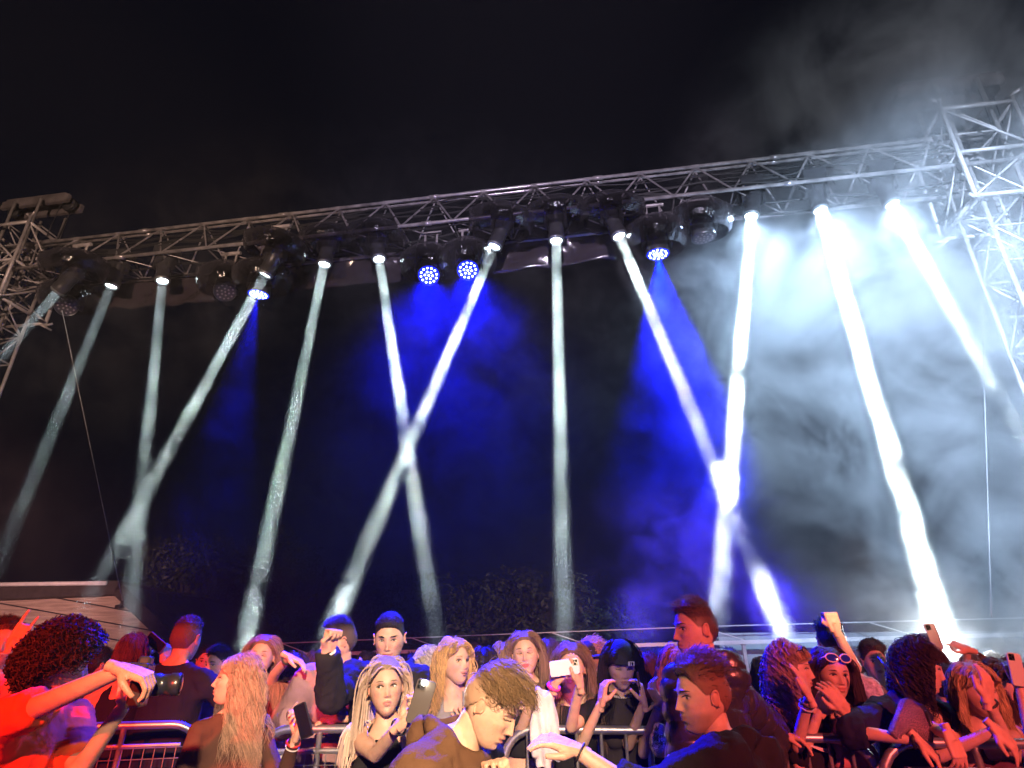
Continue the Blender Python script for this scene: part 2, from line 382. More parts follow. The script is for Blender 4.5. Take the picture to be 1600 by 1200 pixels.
# ------------------------------------------------------------------ wash lights
m_led_on = pmat('led_blue_white', (.8, .85, 1), .2, emit=(.5, .62, 1), es=9)
m_led_face = pmat('led_blue_face', (.02, .02, .1), .3, emit=(.0, .01, 1), es=2.5)
m_led_off = pmat('led_off', (.35, .3, .3), .15, .3)
m_led_face_off = pmat('led_face_off', (.03, .025, .03), .3)
def wash_head(lx, ly, facing, power, label, on=True, dome=1.0, n=.15, angle=26, blue=(.0, .002, 1)):
    L = on_truss_plane(lx, ly, n); d = Vector(facing).normalized(); s_along = (L - TA).dot(TU)
    pivot = L - d * .16; zt = TZ - .02
    t = empty('moving_head_wash', label, 'stage light', (pivot.x, pivot.y, zt), 'wash lights hanging from the truss')
    Rz = Matrix.Rotation(ang, 3, 'Z'); bc = Vector((pivot.x, pivot.y, pivot.z + .30))
    b = MB(); b.box(bc, .30, .24, .12, Rz); b.box(bc + V(0, 0, -.075), .2, .2, .03, Rz); b.build('base', m_black, t)
    b = MB()
    for k in (-.09, .09): b.tube([bc + Rz @ V(k, 0, 0), Vector((bc.x, bc.y, zt + .03)) + Rz @ V(k, 0, 0)], .018, 6)
    b.tube([Vector((bc.x, bc.y, zt + .03)) + TU * .15, Vector((bc.x, bc.y, zt + .03)) - TU * .15], .03, 8)
    b.build('clamp', m_alu_dull, t)
    side = d.cross(V(0, 0, 1)); side = side.normalized() if side.length > .2 else TU
    for k in (-1, 1): b = MB(); b.box((bc + pivot) / 2 + side * (.18 * k), .04, .10, (bc - pivot).length + .08, frame_to((bc - pivot).normalized(), TN)); b.build('yoke_arm', m_black, t)
    Mh = M4(frame_to(d), pivot)
    b = MB(); b.lathe([(.08, -.11), (.135, -.09), (.15, -.05), (.145, .04), (.155, .07), (.165, .15), (.158, .165), (.150, .160)], Mh, 28)
    h = b.build('lamp_head', m_black, t, smooth=True); h.modifiers.new('e', 'EDGE_SPLIT').split_angle = math.radians(40)
    b = MB(); b.lathe([(.148, .163), (.001, .165)], Mh, 28, False); b.build('led_panel', m_led_face if on else m_led_face_off, h)
    b = MB()
    for r_, c_ in ((0, 1), (.055, 6), (.112, 12)):
        for k in range(c_):
            a_ = 2 * math.pi * k / max(c_, 1) + (.26 if c_ == 12 else 0)
            b.lathe([(.0155, .166), (.0135, .172), (.007, .175), (.001, .176)], Mh @ Matrix.Translation((r_ * math.cos(a_), r_ * math.sin(a_), 0)), 10)
    l_ = b.build('led_lenses', m_led_on if on else m_led_off, h, smooth=True)
    if dome:
        b = MB(); Rd = .43 * dome; cz = bc + V(0, 0, -.10)
        b.lathe([(.2 * dome, .2), (.30 * dome, .14), (Rd, .03), (Rd, -.08), (Rd * .94, -.2), (Rd * .84, -.26)], M4(Matrix.Rotation(.25, 3, 'X'), cz), 36, False)
        b.build('rain_dome', m_dome, t, smooth=True)
    if on and power: lamp_light('wash_light', 'SPOT', L + d * .06, d, power, blue, t, angle=angle, blend=1, soft=.02)
    return t
cdir = lambda px, py: (Vector((0, 0, CAMZ)) - on_truss_plane(px, py)).normalized()
wash_head(104, 478, (cdir(104, 478) + V(.1, 0, -.3)), 0, 'dark unlit wash light hanging lowest beside the left tower', on=False)
wash_head(352, 456, (cdir(352, 456) + V(.25, .1, -.7)), 0, 'unlit wash light whose grey lens cluster shows, beside the dim blue one', on=False)
wash_head(404, 460, V(-.05, .08, -1), 6000, 'blue wash light facing down with its row of lenses seen edge-on', angle=24)
wash_head(670, 430, (cdir(670, 430) + V(.0, .1, -.55)), 15500, 'left one of the two bright blue wash lights facing the camera', angle=44)
wash_head(731, 422, (cdir(731, 422) + V(.1, .1, -.55)), 15500, 'right one of the two bright blue wash lights facing the camera', angle=44)
wash_head(1028, 397, V(.0, .06, -1), 26000, 'blue wash light lower than the truss, throwing a saturated blue shaft', angle=40)
wash_head(1100, 372, V(.1, .1, -1), 0, 'unlit wash light fading into smoke, right of the saturated blue one', on=False)
# ================================================================== people toolkit
def np_mesh(name, v, quads=None, tris=None, col=None, smooth=True):
    me = bpy.data.meshes.new(name); v = np.asarray(v, dtype=np.float32)
    q = np.zeros((0, 4), int) if quads is None else np.asarray(quads); t = np.zeros((0, 3), int) if tris is None else np.asarray(tris)
    me.vertices.add(len(v)); me.vertices.foreach_set('co', v.ravel())
    me.loops.add(q.size + t.size); me.loops.foreach_set('vertex_index', np.concatenate([q.ravel(), t.ravel()]).astype(np.int32))
    me.polygons.add(len(q) + len(t))
    ls = np.concatenate([np.arange(len(q)) * 4, q.size + np.arange(len(t)) * 3]).astype(np.int32)
    me.polygons.foreach_set('loop_start', ls)
    me.update(calc_edges=True)
    if smooth: me.polygons.foreach_set('use_smooth', np.ones(len(q) + len(t), bool))
    if col is not None:
        a = me.color_attributes.new('Col', 'FLOAT_COLOR', 'POINT')
        c = np.ones((len(v), 4), np.float32); c[:, :3] = col; a.data.foreach_set('color', c.ravel())
    return me
def remesh(mb, vox, smooth=4, fac=.5):
    me = mb.mesh('tmp'); o = bpy.data.objects.new('tmp', me); C.objects.link(o)
    r = o.modifiers.new('r', 'REMESH'); r.mode = 'VOXEL'; r.voxel_size = vox
    if smooth: s_ = o.modifiers.new('s', 'SMOOTH'); s_.iterations = smooth; s_.factor = fac
    dg = bpy.context.evaluated_depsgraph_get(); e = o.evaluated_get(dg); m2 = e.to_mesh()
    n = len(m2.vertices); v = np.empty(n * 3, np.float32); m2.vertices.foreach_get('co', v); nr = np.empty(n * 3, np.float32); m2.vertices.foreach_get('normal', nr)
    P = len(m2.polygons); li = np.empty(len(m2.loops), np.int32); m2.loops.foreach_get('vertex_index', li)
    e.to_mesh_clear(); bpy.data.objects.remove(o); bpy.data.meshes.remove(me)
    assert len(li) == P * 4
    return v.reshape(-1, 3), nr.reshape(-1, 3), li.reshape(-1, 4)
def drop_faces(v, q, keep):
    kq = keep[q].all(axis=1); q = q[kq]; used = np.unique(q); m = -np.ones(len(v), int); m[used] = np.arange(len(used))
    return v[used], m[q], used
def smooth_border(v, q, it=14):
    e = np.concatenate([q[:, [0, 1]], q[:, [1, 2]], q[:, [2, 3]], q[:, [3, 0]]]); es = np.sort(e, 1); key = es[:, 0].astype(np.int64) * (len(v) + 1) + es[:, 1]
    u, inv, cnt = np.unique(key, return_inverse=True, return_counts=True); b = es[cnt[inv] == 1]
    if not len(b): return v
    for _ in range(it):
        s = np.zeros_like(v); c = np.zeros(len(v)); np.add.at(s, b[:, 0], v[b[:, 1]]); np.add.at(s, b[:, 1], v[b[:, 0]]); np.add.at(c, b.ravel(), 1)
        m = c >= 2; v = v.copy(); v[m] = .5 * v[m] + .5 * s[m] / c[m, None]
    return v
def fnoise(p, seed=0, sc=1.0):         # cheap smooth vector noise in numpy
    r = np.random.default_rng(seed); out = np.zeros(len(p)); amp = 1; f = sc
    for o in range(3):
        for k in range(4):
            d = r.normal(size=3); d /= np.linalg.norm(d); out += amp * np.sin(p @ d * f * (5 + 3 * r.random()) + r.random() * 6.28) / 4
        amp *= .5; f *= 2
    return out
def sst(x, a, b): t = np.clip((x - a) / (b - a), 0, 1); return t * t * (3 - 2 * t)
# ---- head template
def head_template(male, smile=0.0, jaw=1.0):
    A, E = 128, 92
    u = np.linspace(-1, 1, A, endpoint=False); az = math.pi * (np.sign(u) * (.42 * np.abs(u) + .58 * np.abs(u) ** 2.2))   # dense at the face
    w = np.linspace(0, 1, E); el = math.pi * (w - .5)
    az, el = np.meshgrid(az, el); sx = np.sin(az) * np.cos(el); sy = np.cos(az) * np.cos(el); sz = np.sin(el)
    X, Y, Z = .0755 * sx, .096 * sy - .004, .118 * sz
    t = np.clip(-Z / .118, 0, 1)
    X = np.sign(X) * np.abs(X) ** .94 * .0755 ** .06
    X *= 1 - (.19 if male else .26) * t ** 1.7 * jaw
    Y = np.where(sy > 0, Y * (1 - .10 * t ** 2), Y * (1 - .5 * t ** 1.3)) + .046 * t ** 2
    X *= 1 - .05 * sst(Z, .03, .1)
    f = sst(sy, .15, .55)
    g = lambda x0, z0, a, b: np.exp(-((np.abs(X) - x0) / a) ** 2 - ((Z - z0) / b) ** 2)
    gs = lambda x0, z0, a, b: np.exp(-((X - x0) / a) ** 2 - ((Z - z0) / b) ** 2)
    nl = np.clip((.014 - Z) / .046, 0, 1); na = np.where(Z > -.034, .003 + .019 * nl ** 1.2, .022 * np.exp(-((Z + .034) / .006) ** 2)) * (Z < .03)
    na = na * sst(Z, .032, .008)
    D = na * np.exp(-(X / (.0065 + .004 * nl)) ** 2)
    D += .0065 * g(.0115, -.036, .006, .006)
    D -= .0115 * g(.031, .004, .015, .011); D += (.006 if male else .004) * g(.028, .023, .018, .007)
    D += .005 * g(.046, -.018, .016, .014); D += .005 * gs(0, -.062, .022, .016)
    D += .0042 * gs(0, -.0565, .018 + .006 * smile, .0042) + .005 * gs(0, -.0695, .016 + .006 * smile, .0048) - .003 * gs(0, -.063, .02, .0025) - .003 * gs(0, -.081, .014, .005)
    D += (.008 if male else .006) * gs(0, -.100, .016, .012)
    D += .003 * smile * g(.04, -.03, .013, .012)
    D += .003 * gs(0, .06, .04, .03)
    Y = Y + D * f
    v = np.stack([X, Y, Z], -1).reshape(-1, 3)
    idx = np.arange(A * E).reshape(E, A); q = np.stack([idx[:-1], np.roll(idx, -1, 1)[:-1], np.roll(idx, -1, 1)[1:], idx[1:]], -1).reshape(-1, 4)
    return v, q, az.ravel(), el.ravel()
HT = {}
def head_get(male, smile):
    k = (male, round(smile, 1))
    if k not in HT: HT[k] = head_template(*k)
    return HT[k]
def hairline(az, male, back=-.075, front=.072):
    a = np.abs(az); return np.interp(a, [0, .5, .95, 1.25, 1.6, 1.9, 2.3, 3.15], [front, front - .004, .040, .008, .004, -.02, -.05, back])
SKIN = {'fair': (.62, .40, .30), 'tan': (.50, .29, .19), 'pale': (.70, .50, .42)}
m_skin = pmat('skin', (.6, .4, .3), .48, attr='Col', noise=.10, nscale=30, bump=.12, bscale=140, spec=.45, sss=.12)
m_hair = pmat('hair', (.1, .06, .04), .5, attr='Col', spec=.4, bump=.5, bscale=220)
def add_np(acc, v, q, c):
    acc.append((np.asarray(v, float), np.asarray(q, int), np.broadcast_to(np.asarray(c, float), (len(v), 3))))
def merge(acc):
    vs, qs, cs, o = [], [], [], 0
    for v, q, c in acc: vs.append(v); qs.append(q + o); cs.append(c); o += len(v)
    return np.concatenate(vs), np.concatenate(qs), np.concatenate(cs)
def np_ell(c, rx, ry, rz, nu=16, nv=10):
    th = np.linspace(0.02, math.pi - .02, nv + 1)[:, None]; ph = np.linspace(0, 2 * math.pi, nu, endpoint=False)[None]
    v = np.stack([rx * np.sin(th) * np.cos(ph), ry * np.sin(th) * np.sin(ph), rz * np.cos(th) * np.ones_like(ph)], -1).reshape(-1, 3) + np.array(c)
    i = np.arange((nv + 1) * nu).reshape(nv + 1, nu); q = np.stack([i[:-1], i[1:], np.roll(i, -1, 1)[1:], np.roll(i, -1, 1)[:-1]], -1).reshape(-1, 4)
    return v, q
def np_tube(P, R, n=6):
    b = MB(); b.tube([Vector(p) for p in P], list(R), n, caps=False); return np.array(b.v), np.array(b.f)
def head_parts(male, skin, haircol, face):
    """returns list of (v,q,c) in head space; face: dict smile, mouth(open 0..1), eyes('open','down'), look, lips, makeup"""
    smile = face.get('smile', .2); v, q, az, el = head_get(male, smile); v = v.copy(); s = np.array(skin)
    c = np.tile(s, (len(v), 1)); X, Y, Z = v.T; fr = (Y > .03)
    red = np.array((1.10, .80, .76))
    ck = np.exp(-((np.abs(X) - .043) / .02) ** 2 - ((Z + .03) / .02) ** 2) * fr; c *= 1 + (red - 1) * (ck * .6)[:, None]
    ns = np.exp(-(X / .012) ** 2 - ((Z + .033) / .01) ** 2) * fr; c *= 1 + (red - 1) * (ns * .6)[:, None]
    lw = .022 + .006 * smile; curve = .010 * smile * (X / lw) ** 2
    lip = (1 - sst(((X / lw) ** 2 + ((Z + .063 - curve) / (.0115 - .004 * (np.abs(X) / lw))) ** 2), .75, 1.15)) * fr
    lc = np.array(face.get('lips', (.42, .15, .14))) ; c = c * (1 - lip[:, None] * .85) + lc * lip[:, None] * .85
    if not male:
        sh = np.exp(-((np.abs(X) - .031) / .017) ** 2 - ((Z - .010) / .007) ** 2) * fr * face.get('makeup', .5); c *= 1 - .55 * sh[:, None]
    if male and face.get('stubble', 0):
        sb = sst(-Z, .035, .06) * sst(Y, -.02, .03) * (1 - lip); c *= 1 - face['stubble'] * .5 * sb[:, None]
    shd = sst(Z, hairline(az, male) - .004, hairline(az, male) + .006); c = c * (1 - shd[:, None]) + np.array(haircol) * shd[:, None]
    acc = []; add_np(acc, v, q, c)
    def sy(x, z):
        d = (v[:, 0] - x) ** 2 + (v[:, 2] - z) ** 2 + np.where(v[:, 1] < .02, 1, 0); return v[np.argmin(d), 1]
    look = face.get('look', (0, 0)); dn = face.get('eyes', 'open') == 'down'
    for sgn in (-1, 1):
        x0 = .031 * sgn; y0 = sy(x0, .003)
        ev, eq = np_ell((x0, y0 - .0015, .003), .0128, .0062, .0040 if smile > .6 else .0054, 22, 14)
        if dn: ec = np.tile(s * .92, (len(ev), 1))
        else:
            ec = np.tile((.62, .60, .58), (len(ev), 1)); d = np.hypot(ev[:, 0] - x0 - look[0] * .006, ev[:, 2] - .003 - look[1] * .003); fy = ev[:, 1] > y0
            ec[(d < .0058) & fy] = face.get('iris', (.06, .045, .03)); ec[(d < .0026) & fy] = (.01, .01, .01)
        add_np(acc, ev, eq, ec)
        # lash line / lid crease
        zz = -.002 if dn else (.0076 if smile <= .6 else .007)
        P = [(x0 + .016 * a, sy(x0 + .016 * a, .003) + .0045 * (1 - .5 * a * a), .003 + (zz * (1 - a * a * .8)) * (1 if not dn else 1)) for a in np.linspace(-1, 1, 7)]
        tv, tq = np_tube(P, [.0006, .0012, .0015, .0016, .0016, .0016, .0010] if male else [.0008, .0016, .002, .0022, .0022, .0024, .0018], 5); add_np(acc, tv, tq, (.025, .018, .015))
        bz = .0235 if male else .0245
        P = [(sgn * (.015 + .034 * a), sy(sgn * (.015 + .034 * a), bz) + .0022, bz + .005 * math.sin(a * 2.3) - .004 * a) for a in np.linspace(0, 1, 8)]
        k_ = 1.25 if male else .9
        tv, tq = np_tube(P, [.0012 * k_, .0026 * k_, .0028 * k_, .0027 * k_, .0024 * k_, .002 * k_, .0014 * k_, .0006], 6); add_np(acc, tv, tq, np.array(haircol) * .6)
        # ear
        b = MB(); pe = [(sgn * (.0755 + .010 * math.sin(a_) ** 2 * 1), -.006 - .015 * math.cos(a_), .026 * math.sin(a_) - .005) for a_ in np.linspace(-1.4, 3.9, 14)]
        tv, tq = np_tube(pe, [.0036] * 14, 6); add_np(acc, tv, tq, s * np.array((1.02, .86, .82)))
        ev, eq = np_ell((sgn * .077, -.006, -.006), .0065, .0145, .0245, 12, 8); add_np(acc, ev, eq, s * np.array((.9, .72, .68)))
    mo = face.get('mouth', 0)
    if mo > 0 or smile > .6:
        h = .0035 + .009 * mo; y0 = sy(0, -.063)
        for (hw, hh, yo, col_) in ((.019 + .004 * smile, h, -.0035, (.06, .012, .012)), (.016 + .004 * smile, max(.0032, h * .5), -.0022, (.72, .70, .66))):
            P = []; R = []
            for a in np.linspace(-1, 1, 9):
                P.append((hw * a, y0 + yo - .010 * a * a, -.0625 + .008 * smile * a * a + (h * .35 if col_[0] > .5 else 0) - .3 * mo * .01)); R.append(max(.0006, hh * math.sqrt(max(0, 1 - a * a * .96))))
            b = MB(); b.tube([Vector(p) for p in P], R, 8, caps=False, flat=.5, up=(0, 1, 0)); add_np(acc, np.array(b.v), np.array(b.f), col_)
    return acc
# ---- hands
def hand_mesh(Wp, D, Nrm, side, pose, k=1.0):
    """Wp wrist, D finger direction, Nrm palm normal (out of the palm), side=+1 right hand"""
    D = Vector(D).normalized(); Nrm = Vector(Nrm); Nrm = (Nrm - D * Nrm.dot(D)).normalized(); T = D.cross(Nrm) * side * -1  # towards the thumb
    b = MB()
    def p(a, t, n): return Wp + (D * a + T * t + Nrm * n) * k
    for t0, t1 in ((-.022, -.030), (-.008, -.010), (.008, .010), (.022, .029)):
        b.tube([p(-.02, t0 * .7, 0), p(.03, (t0 + t1) / 2, .001), p(.083, t1, .003)], [.016 * k, .0145 * k, .0115 * k], 8)
    b.ell(p(.045, 0, 0), .03 * k, .03 * k, .012 * k, frame_to(Nrm))
    curls = {'relax': (.35, .45, .3), 'grip': (.95, 1.1, .6), 'fist': (1.45, 1.6, .9), 'flat': (.08, .1, .05), 'pinch': (.6, .9, .5), 'horns': None, 'drape': (.55, .35, .2), 'wrap': (.8, .8, .5), 'point': None, 'spread': (.12, .2, .1)}[pose if pose in ('relax', 'grip', 'fist', 'flat', 'pinch', 'drape', 'wrap', 'spread', 'horns', 'point') else 'relax']
    sp = {'spread': .24, 'flat': .06, 'relax': .09, 'drape': .1}.get(pose, .04)
    for i, (t1, L, r) in enumerate(((.029, .072, .0085), (.010, .080, .0088), (-.009, .074, .0084), (-.028, .058, .0075))):
        cc = curls
        if pose == 'horns': cc = (.1, .1, .1) if i in (0, 3) else (1.5, 1.6, .9)
        if pose == 'point': cc = (.1, .1, .1) if i == 0 else (1.4, 1.5, .8)
        cc = [c_ * (1 + .12 * (i - 1.5) * (1 if pose in ('relax', 'grip', 'pinch', 'drape') else .2)) for c_ in cc]
        a = 0; P = [p(.078, t1, .003)]; pos = P[0]; fan = sp * (1.5 - i)
        for seg, cl in zip((.45, .31, .24), cc):
            a += cl; dd = (D * math.cos(a) + Nrm * math.sin(a)) ; dd = (dd + T * fan).normalized(); pos = pos + dd * (L * seg * k); P.append(pos)
        b.tube(P, [r * k * 1.12, r * k, r * k * .9, r * k * .72], 8)
    th = {'fist': (.5, .9), 'grip': (.7, .5), 'pinch': (.8, .3), 'flat': (.15, .1), 'spread': (.1, 0), 'horns': (.8, .8), 'wrap': (.6, .2)}.get(pose, (.35, .3))
    d1 = (D * .75 + T * .85 + Nrm * (th[0] * .9)).normalized(); d2 = (D * 1.0 + T * (.35 - th[1]) + Nrm * th[0]).normalized(); d3 = (D * 1.0 - T * th[1] * .8 + Nrm * th[0] * 1.1).normalized()
    a0 = p(.012, .022, .004); a1 = a0 + d1 * .038 * k; a2 = a1 + d2 * .032 * k; a3 = a2 + d3 * .024 * k
    b.tube([a0, a1, a2, a3], [.016 * k, .0125 * k, .0098 * k, .0075 * k], 8)
    b.tube([Wp - D * .05 * k, Wp, p(.02, 0, 0)], [.024 * k, .0225 * k, .024 * k], 10, flat=.8)
    v, n, q = remesh(b, .0034 * k, 3, .5); return v, q, (D, T, Nrm)
# ---- strands
def strands(P, R, col, n=3):
    """P (S,N,3), R (S,N), col (S,3)"""
    S, N, _ = P.shape; T = np.gradient(P, axis=1); T /= np.linalg.norm(T, axis=2, keepdims=True) + 1e-9
    ref = np.array((.31, .52, .79)); U = np.cross(T, ref); U /= np.linalg.norm(U, axis=2, keepdims=True) + 1e-9; Wv = np.cross(T, U)
    a = np.arange(n) * 2 * math.pi / n
    v = P[:, :, None] + R[:, :, None, None] * (U[:, :, None] * np.cos(a)[None, None, :, None] + Wv[:, :, None] * np.sin(a)[None, None, :, None])
    idx = np.arange(S * N * n).reshape(S, N, n); nx = np.roll(idx, -1, 2)
    q = np.stack([idx[:, :-1], nx[:, :-1], nx[:, 1:], idx[:, 1:]], -1).reshape(-1, 4)
    c = np.repeat(col, N * n, axis=0).reshape(-1, 3)
    return v.reshape(-1, 3), q, c
def hair_build(kind, Mh, k, col, rng, ctx, male=False, length=.35, opts=None):
    """Mh = 4x4 np head->world, ctx: torso collision ellipsoids [(c, R3, axes)] ; returns acc list in world space"""
    opts = opts or {}; tv, tq, az, el = head_get(male, .2); col = np.array(col); acc = []
    W = lambda p: p @ (Mh[:3, :3].T * 1.0) + Mh[:3, 3]
    hl = hairline(az, male, opts.get('back', -.075), opts.get('front', .072)); mask = tv[:, 2] > hl
    nrm = tv / np.array((.0755, .096, .118)) ** 2; nrm /= np.linalg.norm(nrm, axis=1, keepdims=True)
    top = sst(tv[:, 2], opts.get('fz0', .045), opts.get('fz1', .085))
    if kind in ('short', 'crop', 'curlytop'):
        thick = opts.get('side', .003) + (opts.get('top', .018)) * top * sst(tv[:, 1], -.11, -.02)
    else: thick = .010 + .004 * top + 0 * top
    thick = thick * sst(tv[:, 2], hl - .002, hl + .012)
    v = tv + nrm * (thick + .0015 * fnoise(tv * 60, 3))[:, None] * 1.0; v2, q2, used = drop_faces(v, tq, mask)
    cc = col * (1 + .25 * fnoise(v2 * 30, 5))[:, None].clip(-.6, .6)
    if kind in ('short', 'crop', 'curlytop') and 'sidecol' in opts:
        tt = top[used][:, None]; cc = cc * tt + np.array(opts['sidecol']) * (1 - tt)
    add_np(acc, W(v2 * k), q2, cc)
    cand = np.where(mask & (tv[:, 2] > hl + .004))[0]
    areaw = np.cos(el[cand]) + .02; 
    if kind in ('short', 'crop', 'curlytop'): areaw = areaw * (top[cand] * .95 + .05)
    areaw = areaw * np.where(np.abs(az[cand]) < 1, .4, 1.2); areaw /= areaw.sum()
    S = opts.get('n', {'short': 1200, 'crop': 500, 'curlytop': 900, 'long': 1700, 'wavy': 1700, 'curly': 1500, 'afro': 2600, 'braids': 120, 'back': 700}[kind])
    ri = rng.choice(cand, S, p=areaw); root = tv[ri] * .995 + rng.normal(size=(S, 3)) * .0015; nr = nrm[ri]
    if kind in ('short', 'crop', 'curlytop'):
        N = 7 if kind != 'curlytop' else 12; L = opts.get('len', .035) * (.6 + .6 * rng.random(S)) * (.35 + .65 * top[ri]); sweep = np.array(opts.get('sweep', (0, .6, .2)))
        root = root + nr * np.maximum(thick[ri] - .004, 0)[:, None]
        P = np.zeros((S, N, 3)); P[:, 0] = root; d = nr * opts.get('lift', .5) + sweep + rng.normal(size=(S, 3)) * .22; d /= np.linalg.norm(d, axis=1, keepdims=True)
        for i in range(1, N):
            d = d + sweep * .18 - np.array((0, 0, .10)) ; d /= np.linalg.norm(d, axis=1, keepdims=True); P[:, i] = P[:, i - 1] + d * (L / (N - 1))[:, None]
        if kind == 'curlytop':
            ph = rng.random(S) * 6.28; e1 = np.cross(nr, (0, 0, 1.0)) ; e2 = np.cross(nr, e1)
            s_ = np.linspace(0, 1, N)[None]; P += (e1[:, None] * np.cos(s_ * 8 + ph[:, None])[..., None] + e2[:, None] * np.sin(s_ * 8 + ph[:, None])[..., None]) * (opts.get('curl', .006) * s_[..., None])
        R = np.linspace(1, .25, N)[None] * (opts.get('r', .0021) * (.7 + .6 * rng.random(S)))[:, None]
        cs = col * (1 + rng.normal(size=(S, 1)) * .3).clip(.4, 1.9); v, q, c = strands(P * k, R * k, cs); add_np(acc, W(v), q, c); return acc
    if kind == 'afro':
        N = 14; L = length * (.75 + .35 * rng.random(S)); P = np.zeros((S, N, 3)); P[:, 0] = root
        d = nr + rng.normal(size=(S, 3)) * .28; d /= np.linalg.norm(d, axis=1, keepdims=True); ph = rng.random(S) * 6.28
        e1 = np.cross(d, rng.normal(size=(S, 3))); e1 /= np.linalg.norm(e1, axis=1, keepdims=True); e2 = np.cross(d, e1); s_ = np.linspace(0, 1, N)[None]
        P = root[:, None] + d[:, None] * (L[:, None] * s_)[..., None] + (e1[:, None] * np.cos(s_ * 16 + ph[:, None])[..., None] + e2[:, None] * np.sin(s_ * 16 + ph[:, None])[..., None]) * (.009 * (.3 + s_))[..., None]
        R = np.full((S, N), .0022); cs = col * (1 + rng.normal(size=(S, 1)) * .3).clip(.4, 1.9); v, q, c = strands(P * k, R * k, cs); add_np(acc, W(v), q, c); return acc
    # hanging hair, simulated in world space
    N = opts.get('N', 30); step = length / (N - 1); P = np.zeros((S, N, 3)); P[:, 0] = W(root * k)
    R3 = Mh[:3, :3]; part = opts.get('part', 0.0); side = np.sign(root[:, 0] - part + 1e-6)
    comb = np.stack([side * .75, -.42 - .3 * (np.abs(az[ri]) > 1), np.full(S, -.05)], 1)
    fwd = opts.get('forward', 0); comb[:, 1] += fwd; frn = np.abs(az[ri]) < 1.05; comb[frn, 0] *= 1.5; comb[frn, 1] -= .25
    d = (nr * opts.get('up', .22) + comb) @ R3.T; d /= np.linalg.norm(d, axis=1, keepdims=True); g = np.array((0, 0, -1.0)); stiff = opts.get('stiff', .72)
    hc = Mh[:3, 3]; hax = np.array((.082, .103, .124)) * k; vol = opts.get('vol', 1.0); lay = (1.02 + rng.random(S) * .10 * vol); lay[frn] = 1.0 + .25 * (lay[frn] - 1.0)
    Lr = 1 - opts.get('layer', .25) * rng.random(S)
    for i in range(1, N):
        d = d * stiff + g * (1 - stiff) + rng.normal(size=(S, 3)) * .02; d /= np.linalg.norm(d, axis=1, keepdims=True)
        p = P[:, i - 1] + d * (step * Lr)[:, None]
        l = (p - hc) @ R3 / hax; rr = np.linalg.norm(l, axis=1); lim = lay; bad = rr < lim
        # keep the face free: push strands in front of the face to its side
        lp = (p - hc) @ R3; face_ = (lp[:, 1] > .045 * k) & (lp[:, 2] < .055 * k) & (lp[:, 2] > -.13 * k) & (np.abs(lp[:, 0]) < .062 * k)
        if bad.any(): l[bad] = l[bad] / rr[bad, None] * lim[bad, None]; p[bad] = (l[bad] * hax) @ R3.T + hc
        side_ = (~face_) & (lp[:, 2] < .045 * k) & (lp[:, 2] > -.12 * k) & (lp[:, 1] > .03 * k)
        if side_.any() and not opts.get('overface'):
            l2 = (p - hc) @ R3; l2[side_, 1] = l2[side_, 1] * .6 + .012 * k; p[side_] = l2[side_] @ R3.T + hc
        if face_.any() and not opts.get('overface'):
            lp = (p - hc) @ R3; lp[face_, 0] = np.where(lp[face_, 0] >= 0, 1, -1) * (.064 * k); p[face_] = lp[face_] @ R3.T + hc
        for (c_, Rc, ax) in ctx:
            l = (p - c_) @ Rc / (ax + .004 + .02 * (lay - 1)[:, None] * 4); rr = np.linalg.norm(l, axis=1); bad = rr < 1
            if bad.any(): l[bad] /= rr[bad, None]; p[bad] = (l[bad] * (ax + .004 + .02 * (lay[bad] - 1)[:, None] * 4)) @ Rc.T + c_
        lp = (p - hc) @ R3; fo = (lp[:, 1] > .098 * k) & (lp[:, 2] > -.1 * k)
        if fo.any(): lp[fo, 1] = .098 * k; p[fo] = lp[fo] @ R3.T + hc
        P[:, i] = p; d = P[:, i] - P[:, i - 1]; d /= np.linalg.norm(d, axis=1, keepdims=True) + 1e-9
    s_ = np.linspace(0, 1, N)[None]
    amp, wl = {'long': (.0035, .16), 'back': (.0035, .16), 'wavy': (.0085, .11), 'curly': (.013, .055), 'braids': (.001, .3)}[kind]
    amp *= opts.get('amp', 1); ph = (az[ri] * 3 + rng.normal(size=S) * (.3 if kind != 'curly' else 2))
    e1 = rng.normal(size=(S, 3)); e1[:, 2] *= .3; e1 /= np.linalg.norm(e1, axis=1, keepdims=True); e2 = np.stack([-e1[:, 1], e1[:, 0], e1[:, 2] * 0], 1)
    w_ = s_ * length * Lr[:, None] * 2 * math.pi / wl + ph[:, None]; grow = np.clip(s_ * 3.5, 0, 1) * np.where(frn, .55, 1)[:, None]
    P += (e1[:, None] * np.cos(w_)[..., None] + e2[:, None] * np.sin(w_)[..., None]) * (amp * grow)[..., None]
    cs = col * (1 + rng.normal(size=(S, 1)) * .28).clip(.35, 1.9)
    if kind == 'braids':
        R = (.0040 + .0009 * np.cos(s_ * length / .013 * math.pi))[0][None] * np.ones((S, 1)) * (1 - .35 * s_ ** 3); v, q, c = strands(P, R, cs, 6)
    else:
        prof = np.clip(np.minimum(1, (1 - s_) * 2.2 + .12), 0, 1); R = prof * (opts.get('r', .0018) * (.6 + .8 * rng.random(S)))[:, None] * k; v, q, c = strands(P, R, cs)
    if 'tip' in opts:
        tt = np.repeat(np.tile(s_, (S, 1)).ravel(), 6 if kind == 'braids' else 3)[:, None] ** 1.2; c = c * (1 - tt) + c.mean(1, keepdims=True) / col.mean() * np.array(opts['tip']) * tt
    add_np(acc, v, q, c); return acc
